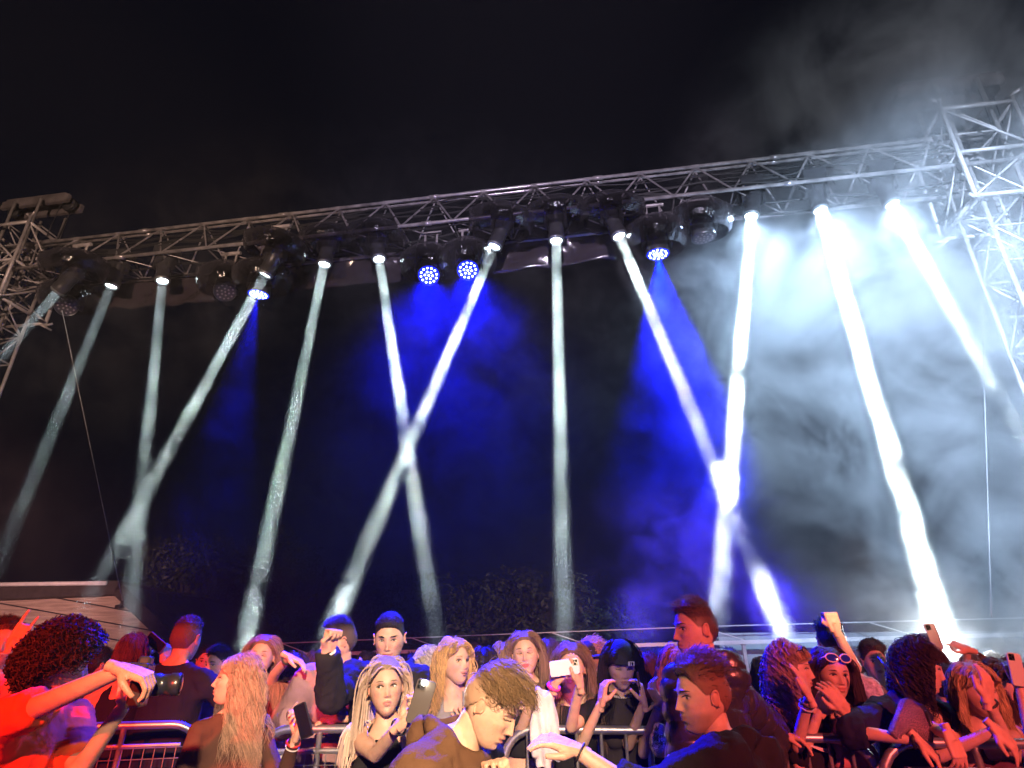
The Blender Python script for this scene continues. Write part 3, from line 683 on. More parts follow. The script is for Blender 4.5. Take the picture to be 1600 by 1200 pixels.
# ---- clothing materials
def cloth(name, col, rough=.85, bump=.25, bscale=90, **kw): return pmat(name, col, rough, noise=.18, nscale=12, bump=bump, bscale=bscale, spec=.25, **kw)
def mesh_obj(name, acc, mat, parent, col=True):
    v, q, c = merge(acc); me = np_mesh(name, v, q, col=c if col else None); me.materials.append(mat); return link(name, me, parent)
# ---- the person
def dirv(yaw, pitch=0):        # yaw 0 faces the camera, 90 faces picture right, 180 away
    y = math.radians(yaw); p = math.radians(pitch); return Vector((math.sin(y) * math.cos(p), -math.cos(y) * math.cos(p), -math.sin(p)))
PEOPLE = {}
def person(label, head, yaw=0, pitch=0, roll=0, byaw=None, lean=(0, 0), k=1.0, male=False, skin='fair', hair=None, face=None, top=None, bottom=(.02, .02, .025), arms=None, group='concert crowd', vox=.009, seed=0, neck=(0, 0)):
    rng = np.random.default_rng(seed + int(head[0])); Hc = at(*head); byaw = yaw if byaw is None else byaw; face = face or {}; sk = SKIN[skin] if isinstance(skin, str) else skin
    hcol = (hair or {}).get('col', (.06, .035, .02))
    fw = dirv(yaw, pitch); up0 = Vector((0, 0, 1)); rt = fw.cross(up0).normalized(); up = rt.cross(fw).normalized()
    if roll: Rr = Matrix.Rotation(math.radians(roll), 3, fw); rt = Rr @ rt; up = Rr @ up
    R3 = Matrix((rt, fw, up)).transposed()
    # torso frame
    bf = dirv(byaw); br = bf.cross(up0).normalized(); U = (up0 + bf * math.tan(math.radians(lean[0])) + br * math.tan(math.radians(lean[1]))).normalized(); bfw = (bf - U * bf.dot(U)).normalized(); br = bfw.cross(U)
    headbase = Hc - up * .082 * k - fw * .020 * k
    N = headbase - (U * .078 + bfw * .012 + bfw * neck[0] + br * neck[1]) * k
    TLn = .50 * k; Pv = N - U * TLn
    feet = Vector((Pv.x, Pv.y, 0)); root = empty('person', label, 'person', feet, group)
    Bt = lambda x, y, z: N + br * (x * k) + bfw * (y * k) + U * (z * k)      # torso coords, z down negative from neck base
    sh = .178 if male else .152; wm = 1.0 if male else .88
    prof = [(-.60, .150, .105), (-.54, .170, .115), (-.46, .172 if male else .176, .115), (-.34, .148 if male else .128, .098), (-.22, .160 if male else .135, .110), (-.12, .172 if male else .145, .112), (-.055, .155 if male else .130, .092), (-.01, .095 if male else .08, .070), (.02, .062, .058)]
    def loft(b, rows, off=0, flat=0):
        n = 22; vs = []; fs = []
        for (z, a, c_) in rows:
            for i in range(n):
                t = 2 * math.pi * i / n; vs.append(Bt((a * wm + off) * math.cos(t), (c_ * (1 if male else .9) + off) * math.sin(t), z))
        for j in range(len(rows) - 1):
            for i in range(n): fs.append((j * n + i, j * n + (i + 1) % n, (j + 1) * n + (i + 1) % n, (j + 1) * n + i))
        fs += [tuple(range(n))[::-1], tuple((len(rows) - 1) * n + i for i in range(n))]; b.add(vs, fs)
    def bust(b, off=0):
        if not male:
            for s_ in (-1, 1): b.ell(Bt(.062 * s_, .078, -.185), (.056 + off) * k, (.050 + off) * k, (.056 + off) * k)
    # arms
    A = {}; arms = arms or {}
    ua, fa = .285 * k, .255 * k
    for sd, nm in ((1, 'R'), (-1, 'L')):
        S = Bt(sh * sd, 0, -.065); spec = arms.get(nm, {})
        if 'w' in spec:
            w_ = spec['w']; Wt = at(*w_) if len(w_) == 3 and not spec.get('local') else None
            if spec.get('local'): Wt = Bt(*w_)
        else: Wt = Bt((sh + .05) * sd, .10, -.52)
        S = S + (Wt - S).normalized() * .02 * k if (Wt - S).length > ua * 1.2 else S
        if Wt.z > S.z: S = S + U * (.025 * k)
        dv = Wt - S; L = dv.length; m_ = (ua + fa) * .995; u1, f1 = ua, fa
        if L > m_: sc_ = min(L / m_, 1.22); u1 *= sc_; f1 *= sc_; Wt = S + dv.normalized() * min(L, (u1 + f1) * .995); dv = Wt - S; L = dv.length
        ca = (u1 ** 2 + L ** 2 - f1 ** 2) / (2 * u1 * L); ca = max(-1, min(1, ca)); pole = spec.get('pole', (.5 * sd, -.35, -1)); pv = br * pole[0] + bfw * pole[1] + U * pole[2]
        dn_ = dv.normalized(); pv = (pv - dn_ * pv.dot(dn_)); pv = pv.normalized() if pv.length > 1e-4 else br
        E = S + dn_ * (u1 * ca) + pv * (u1 * math.sqrt(max(0, 1 - ca * ca)))
        fd = (Wt - E).normalized(); hd = spec.get('hd'); hd = (Vector(hd).normalized() if hd else fd); hn = spec.get('hn'); hn = Vector(hn) if hn else (bfw * -1 if Wt.z > E.z else br * -sd)
        A[nm] = dict(S=S, E=E, W=Wt, hd=hd, hn=hn, pose=spec.get('pose', 'relax'), sd=sd, fd=fd, spec=spec)
    am = 1.0 if male else .84
    def arm_geo(b, a, off=0, upto=1.0, offs2=None, bag=0):
        r = [.050 * am, .045 * am, .038 * am, .036 * am, .034 * am, .025 * am]; S, E, Wr = a['S'], a['E'], a['W']
        pts = [S, S.lerp(E, .5), S.lerp(E, .93), E.lerp(Wr, .08), E.lerp(Wr, .35), Wr]; rr = [(x + off) * k for x in r]
        if bag: rr = [x + bag * k * [1, .6, 1.1, 1.0, .8, .15][i] for i, x in enumerate(rr)]
        Lt = [0, .5, .93, 1.08, 1.35, 2.0]; T_ = upto * 2
        P2 = [pts[0]]; R2 = [rr[0]]
        for i in range(1, 6):
            if Lt[i] <= T_ + 1e-6: P2.append(pts[i]); R2.append(rr[i])
            else:
                f_ = (T_ - Lt[i - 1]) / (Lt[i] - Lt[i - 1]); P2.append(pts[i - 1].lerp(pts[i], f_)); R2.append(rr[i - 1] * (1 - f_) + rr[i] * f_); break
        b.tube(P2, R2, 12); b.ell(S, *([(.053 * am + off) * k] * 3)); 
        if upto > .55: b.ell(E, *([rr[2] * .98] * 3), nu=12, nv=8)
        b.tube([Bt(.06 * a['sd'], 0, -.045), S], [(.06 * am + off) * k, (.052 * am + off) * k], 12)
        # shoulder-to-chest web
        b.tube([Bt(.09 * a['sd'], 0, -.13), S.lerp(E, .25)], [(.07 * am + off) * k, (.045 * am + off) * k], 10)
    leg_len = Pv.z
    def legs_geo(b, off=0):
        for sd in (-1, 1):
            h = Bt(.085 * sd, 0, -.50); ft = Vector((h.x, h.y, .06)); kn = h.lerp(ft, .48) + bfw * .03
            b.tube([h, h.lerp(kn, .5), kn, kn.lerp(ft, .35), ft], [(.088 + off) * k, (.074 + off) * k, (.055 + off) * k, (.052 + off) * k, (.036 + off * 1.5) * k], 12)
    b = MB(); loft(b, prof); bust(b); b.tube([Bt(0, -.01, -.05), Bt(0, .005, .03), headbase + up * .03 * k], [.064 * k * (1 if male else .82), (.053 if male else .044) * k, (.052 if male else .044) * k], 16)
    # trapezius
    for s_ in (-1, 1): b.tube([Bt(.02 * s_, -.02, .035), Bt(.11 * s_, -.01, -.045)], [.04 * k * wm, .042 * k * wm], 10)
    for nm in A: arm_geo(b, A[nm])
    legs_geo(b)
    v, n_, q = remesh(b, vox * k, 7, .5)
    acc = []; v = v.astype(float); add_np(acc, v, q, np.array(sk) * (1 + .05 * fnoise(v * 6, 1))[:, None])
    for nm, a in A.items():
        if a['spec'].get('nohand'): continue
        hv, hq, fr = hand_mesh(a['W'], a['hd'], a['hn'], a['sd'], a['pose'], k * (1.05 if male else .93)); add_np(acc, hv, hq, np.array(sk) * np.array((1.03, .93, .9))); a['frame'] = fr
    M = np.array(M4(R3, Hc)); hk = k * (1.0 if male else .95)
    hvar = np.array((1 + rng.normal() * .025, 1 + rng.normal() * .02, 1 + rng.normal() * .025))
    for (hv, hq, hc_) in head_parts(male, sk, hcol, face): add_np(acc, (hv * hk * hvar) @ M[:3, :3].T + M[:3, 3], hq, hc_)
    body = mesh_obj('body', acc, m_skin, root)
    # clothes
    top = top or {'type': 'tee', 'mat': cloth('black_cloth', (.012, .012, .014))}
    def clothes(name, geo, mat, cut=None, vox_=.009, wr=.004, wsc=9, puff=None, sm=5, solid=.0):
        bb = MB(); geo(bb); v, n_, q = remesh(bb, vox_ * k, sm, .5); v = v.astype(float)
        tc = (v - np.array(N)) / k; lx = tc @ np.array(br); ly = tc @ np.array(bfw); lz = tc @ np.array(U)
        dsp = wr * (fnoise(np.stack([lx, ly, lz * .5 + .8 * lx], 1) * wsc, seed + 4) + .5 * np.abs(fnoise(np.stack([lx, ly, lz], 1) * wsc * 2, seed + 9)))
        if puff is not None: dsp = dsp + puff(v, lx, ly, lz)
        v = v + n_ * dsp[:, None]
        if cut is not None:
            keep = ~cut(v, lx, ly, lz)
            v, q, us = drop_faces(v, q, keep); v = smooth_border(v, q)
        me = np_mesh(name, v, q); me.materials.append(mat); o = link(name, me, root)
        if cut is not None: md = o.modifiers.new('t', 'SOLIDIFY'); md.thickness = .004; md.offset = 0
        return o
    ty = top['type']; sl = top.get('sleeve', {'tee': .36, 'hoodie': .97, 'cami': 0, 'vest': 0, 'long': .97, 'puffer': .97, 'jacket': .97, 'crop': 0, 'croptee': .3}[ty]); off = top.get('off', {'tee': .012, 'hoodie': .024, 'cami': .005, 'vest': .006, 'long': .005, 'puffer': .028, 'jacket': .018, 'crop': .006, 'croptee': .009}[ty])
    hem = top.get('hem', {'crop': -.30, 'cami': -.36, 'croptee': -.34}.get(ty, -.58)); loose = top.get('loose', {'tee': .02, 'hoodie': .03, 'puffer': .03, 'jacket': .02}.get(ty, 0))
    def tgeo(bb):
        rows = []
        for (z, a_, c_) in prof:
            if z < hem: continue
            lf = loose * sst(np.array(-z), .12, .4) * (1.0 if male or loose == 0 else 1.4); rows.append((z, a_ + float(lf), c_ + float(lf)))
        z0 = prof[0]; 
        if rows[0][0] > hem: rows.insert(0, (hem, rows[0][1], rows[0][2]))
        loft(bb, rows, off); bust(bb, off * .8)
        if ty not in ('cami', 'vest', 'crop'):
            for s_ in (-1, 1): bb.tube([Bt(.02 * s_, -.02, .02), Bt(.11 * s_, -.01, -.045)], [(.036 * wm + off) * k, (.04 * wm + off) * k], 10)
            for nm in A: arm_geo(bb, A[nm], off, A[nm]['spec'].get('sleeve', sl), bag=.012 if ty in ('hoodie', 'jacket', 'puffer') else 0)
        else:
            pass
        if ty == 'hoodie' or top.get('hood'):
            P = []
            for a_ in np.linspace(0, 2 * math.pi, 17)[:-1]: P.append(Bt(.085 * math.sin(a_), -.025 + .075 * math.cos(a_) * -1 - .02, .012 - .035 * math.cos(a_ + math.pi)))
            bb.tube(P + [P[0]], [.034 * k] * 17, 10); bb.ell(Bt(0, -.115, -.035), .085 * k, .055 * k, .085 * k)
    nd = top.get('neck', {'tee': .015, 'hoodie': .02, 'cami': -.12, 'vest': -.07, 'long': .02, 'puffer': .06, 'jacket': .02, 'crop': -.10, 'croptee': -.03}[ty])
    def tcut(v, lx, ly, lz):
        # neckline: remove above a scoop; straps remain for sleeveless tops
        c_ = (lz > nd + (lx / .11) ** 2 * .03) & (np.abs(lx) < (.085 if ty not in ('cami', 'crop', 'vest') else 9)) & (lz > -.2)
        if ty in ('cami', 'crop', 'vest'):
            strap = (np.abs(np.abs(lx) - .075) < (.012 if ty != 'vest' else .028)); c_ = (lz > nd - .02 + .02 * np.cos(lx * 20)) & ~strap & (lz > -.3)
            c_ |= (np.abs(lx) > .125) & (lz > -.16)
        if ty in ('tee', 'croptee', 'long', 'jacket'): c_ |= (lz > -.01) & (np.hypot(lx, (ly + .0)) < .074) & (lz > nd - .05 - .1 * 0) & (ly > -.2) & ((lz > nd - .03 * (ly > 0)))
        if ty == 'jacket': c_ |= (np.abs(lx + .01) < .045 + .03 * sst(lz, -.5, .0)) & (ly > .03)
        return c_
    puff = None
    if ty == 'puffer':
        def puff(v, lx, ly, lz):
            r = np.abs(np.sin(lz * math.pi / .075)); 
            for nm, a in A.items():      # quilting along the sleeves
                s1 = np.array(a['S']); e1 = np.array(a['E']); w1 = np.array(a['W'])
                for p0, p1 in ((s1, e1), (e1, w1)):
                    d_ = p1 - p0; L_ = np.linalg.norm(d_); t_ = ((v - p0) @ d_) / L_ ** 2; dist = np.linalg.norm(v - p0 - np.clip(t_, 0, 1)[:, None] * d_, axis=1)
                    on = (dist < .095 * k) & (t_ > 0) & (t_ < 1) & (np.abs(lx) > .15); r = np.where(on, np.abs(np.sin(t_ * L_ * math.pi / .075)), r)
            return .013 * r ** .5 - .008
    tobj = clothes(top.get('name', {'tee': 'tee_shirt', 'hoodie': 'hoodie', 'cami': 'camisole', 'vest': 'vest_top', 'long': 'long_sleeve_top', 'puffer': 'puffer_jacket', 'jacket': 'jacket', 'crop': 'crop_top', 'croptee': 'cropped_tee'}[ty]), tgeo, top['mat'], tcut, wr=top.get('wr', .010 if ty in ('hoodie', 'tee', 'jacket') else .003), puff=puff, wsc=top.get('wsc', 9))
    if top.get('inner'):
        def ig(bb): loft(bb, [r_ for r_ in prof], .008); bust(bb, .006)
        clothes('under_top', ig, top['inner'], lambda v, lx, ly, lz: (lz > -.09 + 0 * lx), wr=.002)
    if bottom is not None:
        def bg_(bb): loft(bb, [r_ for r_ in prof if r_[0] < -.4] + [(-.40, .15 if male else .138, .102)], .008); legs_geo(bb, .012)
        clothes('trousers', bg_, cloth('trousers_%d' % int(1000 * sum(bottom)), bottom), None, vox_=.014, wr=.003)
    sb = MB()
    for sd in (-1, 1):
        h = Bt(.085 * sd, 0, -.5); one = MB(); one.ell(Vector((h.x, h.y, .05)) + bfw * .06, .045, .12, .05, Matrix((br, Vector((bfw.x, bfw.y, 0)).normalized(), up0)).transposed()); one.build('shoe', m_black, root, smooth=True)
    if hair:
        ctx = [(np.array(Bt(0, 0, -.19)), np.array(Matrix((br, bfw, U)).transposed()), np.array((.175 * wm + off, .125 + off, .215)) * k)]
        for sd in (-1, 1): ctx.append((np.array(Bt(sh * .75 * sd, 0, -.06)), np.eye(3), np.array((.075 + off,) * 3) * k))
        kd = hair['kind']; ha = hair_build(kd, M, hk, hcol, rng, ctx, male, hair.get('len', .35), hair.get('o'))
        mesh_obj('hair', ha, m_hair, root)
    d_ = dict(root=root, Hc=Hc, R3=R3, hk=hk, k=k, Bt=Bt, A=A, br=br, bfw=bfw, U=U, body=body, top=tobj, fw=fw, up=up, rt=rt)
    return d_
# ================================================================== crowd barriers
m_galv = pmat('galvanised_steel', (.42, .42, .43), .38, .8, noise=.2, nscale=9)
def barrier(a, b_, kind, label, seed=0, tilt=0):
    A = atz(*a, 1.15); B = atz(*b_, 1.15); A.z = B.z = 0; u = (B - A).normalized(); L = (B - A).length; n = Vector((u.y, -u.x, 0)); n = n if n.y < 0 else -n
    t = empty('crowd_barrier', label, 'crowd barrier', A, 'crowd barriers')
    up = (Vector((0, 0, 1)) - n * tilt).normalized(); q = lambda x, z, o=0: A + u * x + up * z + n * o
    H, r, lo = 1.15, .16, .16; P = [q(0, lo), q(0, H - r)]
    for k in range(1, 6): a_ = math.pi / 2 * k / 6; P.append(q(r - r * math.cos(a_), H - r + r * math.sin(a_)))
    P += [q(r, H), q(L - r, H)]
    for k in range(1, 6): a_ = math.pi / 2 * k / 6; P.append(q(L - r + r * math.sin(a_), H - r + r * math.cos(a_)))
    P += [q(L, H - r), q(L, lo), q(0, lo)]
    b = MB(); b.tube(P, .021, 12); b.build('frame', m_galv, t, smooth=True)
    if kind == 'bars':
        m = max(5, int(L / .125))
        for k in range(1, m):
            b = MB(); b.tube([q(L * k / m, lo), q(L * k / m, H - .01)], .009, 8); b.build('bar', m_galv, t, smooth=True)
    else:
        m = max(2, round(L / .33))
        for k in range(1, m):
            b = MB(); b.tube([q(L * k / m, lo), q(L * k / m, H - .01)], .015, 8); b.build('bar', m_galv, t, smooth=True)
        b = MB(); b.tube([q(.1, H - .10), q(L - .1, H - .10)], .012, 8)
        x = .05
        while x < L - .03: b.tube([q(x, lo, .014), q(x, H - .10, .014)], .0028, 5); x += .052
        z = lo + .05
        while z < H - .08: b.tube([q(.02, z, .017), q(L - .02, z, .017)], .0028, 5); z += .052
        b.build('wire_mesh', m_galv, t)
    for x in (.25, L - .25):
        b = MB(); b.tube([q(x, .02, -.3), q(x, .14, 0), q(x, .02, .3)], .018, 8); b.build('foot', m_galv, t, smooth=True)
    b = MB(); b.tube([q(L + .0, .95), q(L + .06, .95), q(L + .06, .80)], .009, 6); b.build('hook', m_galv, t, smooth=True)
barrier((60, 1138), (318, 1131), 'mesh', 'red-lit mesh crowd barrier behind the person with the camera', tilt=.02)
barrier((405, 1139), (784, 1138), 'mesh', 'mesh crowd barrier behind the braided hair, its rounded end by the bent head')
barrier((787, 1139), (1175, 1143), 'bars', 'crowd barrier with upright bars in the middle, gleaming silver to red')
barrier((1190, 1152), (1362, 1154), 'bars', 'short dark red-lit barrier with upright bars below the two laughing women')
barrier((1368, 1160), (1680, 1163), 'mesh', 'dark red-lit mesh crowd barrier at the right edge')
# ================================================================== props
m_dark = pmat('dark_plastic_shell', (.02, .02, .022), .3)
m_glassy = pmat('screen_glass', (.01, .01, .012), .06)
m_flash = pmat('phone_flash', (1, .95, .85), .3, emit=(1, .93, .75), es=500)
m_skin_gold = pmat('gold', (.8, .55, .25), .3, 1)
def phone(c, nrm, up, label, col=(.3, .25, .32), flash=False, screen=None, size=(.072, .148)):
    """nrm = direction the back (cameras) faces"""
    nrm = Vector(nrm).normalized(); up = Vector(up); up = (up - nrm * up.dot(nrm)).normalized(); x = up.cross(nrm); R = Matrix((x, up, nrm)).transposed(); c = Vector(c)
    t = empty('phone', label, 'phone', c, 'phones held up in the crowd'); w, h = size; Q = lambda a, b_, n=0: c + R @ Vector((a, b_, n))
    b = MB(); n = 6; rr = .011; ring = []
    for cx, cy, a0 in ((w / 2 - rr, h / 2 - rr, 0), (-w / 2 + rr, h / 2 - rr, 90), (-w / 2 + rr, -h / 2 + rr, 180), (w / 2 - rr, -h / 2 + rr, 270)):
        for k in range(n): a_ = math.radians(a0 + 90 * k / (n - 1)); ring.append((cx + rr * math.cos(a_), cy + rr * math.sin(a_)))
    N_ = len(ring); vs = [Q(x_ * s_, y_ * s_, z_) for z_, s_ in ((-.0042, .985), (-.003, 1), (.003, 1), (.0042, .985)) for x_, y_ in ring]
    fs = [(j * N_ + i, j * N_ + (i + 1) % N_, (j + 1) * N_ + (i + 1) % N_, (j + 1) * N_ + i) for j in range(3) for i in range(N_)] + [tuple(range(N_))[::-1], tuple(range(3 * N_, 4 * N_))]
    b.add(vs, fs); b.build('case', pmat('phone_case_%d' % int(sum(col) * 1000), col, .35), t)
    b = MB(); b.box(Q(0, 0, -.0046), w - .008, h - .010, .0008, R); b.build('screen', screen or m_glassy, t)
    b = MB(); b.box(Q(-w / 2 + .020, h / 2 - .020, .005), .030, .030, .0022, R); isl = b.build('camera_bump', m_dark, t)
    for a_, e_ in ((-.007, .007), (.007, .0), (-.007, -.007)):
        b = MB(); b.lathe([(.0058, 0), (.0058, .002), (.004, .0022)], M4(R, Q(-w / 2 + .020 + a_, h / 2 - .020 + e_, .006)), 12); b.build('camera_lens', m_glassy, isl)
    if flash:
        b = MB(); b.ell(Q(-w / 2 + .027, h / 2 - .012, .007), .009, .009, .006, R); b.build('flash_lamp', m_flash, isl)
        lamp_light('phone_torch', 'SPOT', Q(-w / 2 + .027, h / 2 - .012, .012), nrm, .5, (1, .9, .7), t, angle=150, blend=1, soft=.004)
    return t
def ringband(p, sd, col, name='wristband', off=.035, r=.029, w=.006):
    a = p['A'][sd]; f = a['fd']; c = a['W'] - f * off; r = r * (1.05 if p.get('male') else 1) * p['k']; u = f.orthogonal().normalized(); v = f.cross(u)
    b = MB(); P = [c + (u * math.cos(t) + v * math.sin(t)) * r for t in np.linspace(0, 2 * math.pi, 19)]; b.tube(P, w, 6, caps=False); b.build(name, pmat('band_%d' % int(sum(col) * 999), col, .5), p['root'], smooth=True)
def head_frame(p, v): return p['Hc'] + (p['rt'] * v[0] + p['fw'] * v[1] + p['up'] * v[2]) * p['hk']
def sunglasses(p, z=.085, y=.06, lens=(.02, .05, .5), rim=(.7, .68, .7)):
    mr = pmat('eyewear_rim_%d' % int(sum(rim) * 99), rim, .3); ml = pmat('eyewear_lens_%d' % int(sum(lens) * 99), lens, .08, spec=1)
    g0 = None; b = MB()
    for s_ in (-1, 1):
        P = [head_frame(p, ((.034 + .030 * math.cos(t)) * s_, y + .012 - abs(.034 + .03 * math.cos(t)) * .25 - .3 * (.018 * math.sin(t)), z + .020 * math.sin(t) - 0)) for t in np.linspace(0, 2 * math.pi, 21)]; b.tube(P, .0035, 6, caps=False)
        b.tube([head_frame(p, (.064 * s_, y - .004, z + .004)), head_frame(p, (.083 * s_, y - .07, z - .015)), head_frame(p, (.082 * s_, y - .10, z - .04))], .003, 6)
    b.tube([head_frame(p, (-.006, y + .012, z + .003)), head_frame(p, (.006, y + .012, z + .003))], .003, 6)
    g0 = b.build('sunglasses', mr, p['root'], smooth=True)
    for s_ in (-1, 1):
        b = MB(); P = [head_frame(p, ((.034 + .029 * math.cos(t)) * s_, y + .010 - abs(.034 + .03 * math.cos(t)) * .25 - .3 * (.018 * math.sin(t)), z + .019 * math.sin(t))) for t in np.linspace(0, 2 * math.pi, 21)[:-1]]
        c = sum(P, Vector()) / 20 + p['fw'] * .004; b.add(P + [c], [(i, (i + 1) % 20, 20) for i in range(20)]); b.build('sunglass_lens', ml, g0, smooth=True)
def cap_on(p, mat, beanie=True, peak=None, z0=.030):
    acc = []; hv, hq, az, el = head_get(False, .2); nrm = hv / np.array((.0755, .096, .118)) ** 2; nrm /= np.linalg.norm(nrm, axis=1, keepdims=True)
    M = np.array([list(p['rt']), list(p['fw']), list(p['up'])]); keep = hv[:, 2] > z0 + (-.035) * (hv[:, 1] < 0) * np.abs(hv[:, 1]) / .09
    v = hv + nrm * .020; v, q, us = drop_faces(v, hq, keep); v = smooth_border(v, q); me = np_mesh('cap', (v * p['hk']) @ M + np.array(p['Hc']), q); me.materials.append(mat); o = link('cap', me, p['root']); md = o.modifiers.new('t', 'SOLIDIFY'); md.thickness = .005
    b = MB(); P = [head_frame(p, ((.0755 + .021) * math.sin(a) * .97, -.004 + (.096 + .021) * math.cos(a) * .97, z0 + .008 - .035 * max(0, -math.cos(a)))) for a in np.linspace(0, 2 * math.pi, 33)]; b.tube(P, .006, 6, caps=False); b.build('cap_band', mat, o, smooth=True)
    if peak is not None:
        b = MB(); vs = []; n = 14
        for j in range(5):
            for i in range(n + 1):
                a = (i / n - .5) * 2.0 + peak; rr = 1 + .62 * j / 4 * math.cos((i / n - .5) * 2.4); vs.append(head_frame(p, (.094 * rr * math.sin(a), .112 * rr * math.cos(a), z0 + .004 - .012 * (j / 4) ** 2 - .02 * ((i / n - .5) * 2) ** 2)))
        b.add(vs, [(j * (n + 1) + i, j * (n + 1) + i + 1, (j + 1) * (n + 1) + i + 1, (j + 1) * (n + 1) + i) for j in range(4) for i in range(n)]); k_ = b.build('peak', mat, o, smooth=True); md = k_.modifiers.new('t', 'SOLIDIFY'); md.thickness = .004
    return o
def flat_mark(p_list, mat, name, parent, nrm, th=.002):
    b = MB(); n = len(p_list); nrm = Vector(nrm).normalized() * th; vs = [Vector(q) for q in p_list] + [Vector(q) + nrm for q in p_list]
    b.add(vs, [tuple(range(n)), tuple(range(n, 2 * n))[::-1]] + [(i, (i + 1) % n, n + (i + 1) % n, n + i) for i in range(n)]); return b.build(name, mat, parent)
# ================================================================== the crowd
K = cloth('black_cotton', (.014, .014, .017)); KH = cloth('black_fleece', (.018, .018, .021), bump=.4)
ORANGE = cloth('orange_red_cotton', (.75, .10, .025)); BROWN = cloth('brown_fleece', (.13, .068, .035), bump=.5, bscale=200)
MAUVE = cloth('mauve_fleece', (.36, .22, .22), bump=.5, bscale=150); WHITE = cloth('white_cotton', (.70, .70, .72)); NAVY = cloth('navy_wool', (.014, .016, .045))
PUFF = pmat('black_nylon', (.035, .036, .042), .30, bump=.3, bscale=40, noise=.1, spec=.6); BURG = cloth('burgundy_cotton', (.25, .03, .04)); GREY = cloth('grey_cotton', (.25, .25, .27)); RED = cloth('pink_cotton', (.55, .22, .24))
SHEER = cloth('sheer_black_mesh', (.085, .040, .026), bump=.6, bscale=260)
BR, DK, BL, AU = (.10, .055, .03), (.02, .013, .010), (.62, .40, .17), (.17, .09, .045)
def hs(col=BR, **o): return {'kind': 'short', 'col': col, 'o': o}
# -- far left
person('man at the far left edge raising a red-lit hand in a horned rock sign', (2, 1006, 3.35), yaw=40, male=True, hair=hs(AU), top={'type': 'tee', 'mat': RED}, arms={'L': {'w': (22, 1004, 3.05), 'pose': 'horns', 'hd': (.30, .05, 1), 'hn': (0, 1, 0), 'pole': (-.3, -.2, -1)}})
person('head half hidden between the rock-sign arm and the big afro', (34, 1026, 4.3), yaw=30, male=True, hair=hs(DK), vox=.012)
pa = person('person with a big dark afro in an orange tee shirt aiming a camera', (92, 1042, 2.35), yaw=130, pitch=6, byaw=80, male=True, skin='tan', lean=(4, 0), hair={'kind': 'afro', 'col': (.035, .015, .012), 'len': .070, 'o': {'back': -.09, 'n': 3600}},
    top={'type': 'tee', 'mat': ORANGE, 'off': .022, 'loose': .05, 'sleeve': .40, 'wr': .008, 'wsc': 6}, bottom=(.03, .03, .04),
    arms={'R': {'w': (192, 1046, 2.0), 'pose': 'wrap', 'hd': (1, .1, -.25), 'hn': (.1, .2, -1), 'pole': (1, 0, -.35)}, 'L': {'w': (194, 1102, 2.25), 'pose': 'wrap', 'hd': (.55, -.2, .8), 'hn': (-.3, -.3, .6), 'pole': (0, -.4, -1)}})
q = at(220, 1070, 2.08); Rc = frame_to(Vector((1, .25, .0))); t = empty('camera', 'black camera with a zoom lens held out by the person with the afro', 'camera', q)
b = MB(); b.box(q, .10, .135, .045, Rc); b.box(q + V(0, 0, .06), .05, .06, .04, Rc); b.box(q + Rc @ V(0, .055, -.03), .09, .03, .06, Rc); bo = b.build('camera_body', m_dark, t); md = bo.modifiers.new('b', 'BEVEL'); md.width = .008; md.segments = 2
b = MB(); b.lathe([(.034, .02), (.036, .03), (.036, .06), (.033, .062), (.033, .09), (.037, .092), (.037, .12), (.034, .125)], M4(Rc, q), 24); l_ = b.build('zoom_lens', m_dark, t, smooth=True)
b = MB(); b.lathe([(.031, .1255), (.02, .128), (.001, .129)], M4(Rc, q), 20); b.build('front_glass', m_glassy, l_, smooth=True)
b = MB(); b.lathe([(.012, .0), (.012, .012)], M4(Matrix.Identity(3), q + V(0, .03, .05)), 12); b.build('dial', m_galv, t)
# patch and stripes on the orange shirt
Bt = pa['Bt']; WHT = pmat('white_print', (.7, .7, .7), .6); BLK = pmat('black_print', (.01, .01, .012), .6); VIO = cloth('violet_stripe', (.22, .10, .30))
o0 = Bt(-.05, .185, -.22); nn_ = pa['bfw']; xx, uu = pa['br'], pa['U']
pt = flat_mark([o0 + xx * a_ + uu * b_ for a_, b_ in ((-.02, -.035), (.02, -.035), (.02, .035), (-.02, .035))], WHT, 'chest_patch', pa['top'], nn_)
b = MB()
for dz in (-.009, .009):
    P = [o0 + nn_ * .003 + xx * (.009 * math.cos(t_)) + uu * (dz + .009 * math.sin(t_)) for t_ in np.linspace(0, 2 * math.pi, 15)]; b.tube(P, .0025, 5, caps=False)
for z_ in (-.028, -.023, .026): b.box(o0 + nn_ * .003 + uu * z_, .028, .001, .003, Matrix((xx, nn_, uu)).transposed())
b.build('patch_print', BLK, pt)
person('brown-haired person turned away with straight hair swept over the ear', (204, 1024, 3.8), yaw=-140, byaw=-160, hair={'kind': 'long', 'col': (.14, .07, .05), 'len': .12, 'o': {'n': 900}}, top={'type': 'vest', 'mat': K}, arms={'L': {'w': (165, 1110, 3.6)}, 'R': {'w': (235, 1110, 3.75)}})
ph_ = person('person mostly hidden behind, holding up a phone in both blue-lit hands', (244, 1044, 4.2), yaw=175, hair={'kind': 'long', 'col': DK, 'len': .3}, arms={'L': {'w': (229, 1024, 3.95), 'pose': 'wrap', 'hd': (.1, .2, 1), 'hn': (.8, .3, 0)}, 'R': {'w': (256, 1030, 3.95), 'pose': 'wrap', 'hd': (.0, .2, 1), 'hn': (-.8, .3, 0)}})
phone(at(243, 1004, 3.95), (.1, 1, .1), (-.85, 0, .55), 'blue-lit phone held up in two hands, left of the short-haired head', (.1, .1, .25))
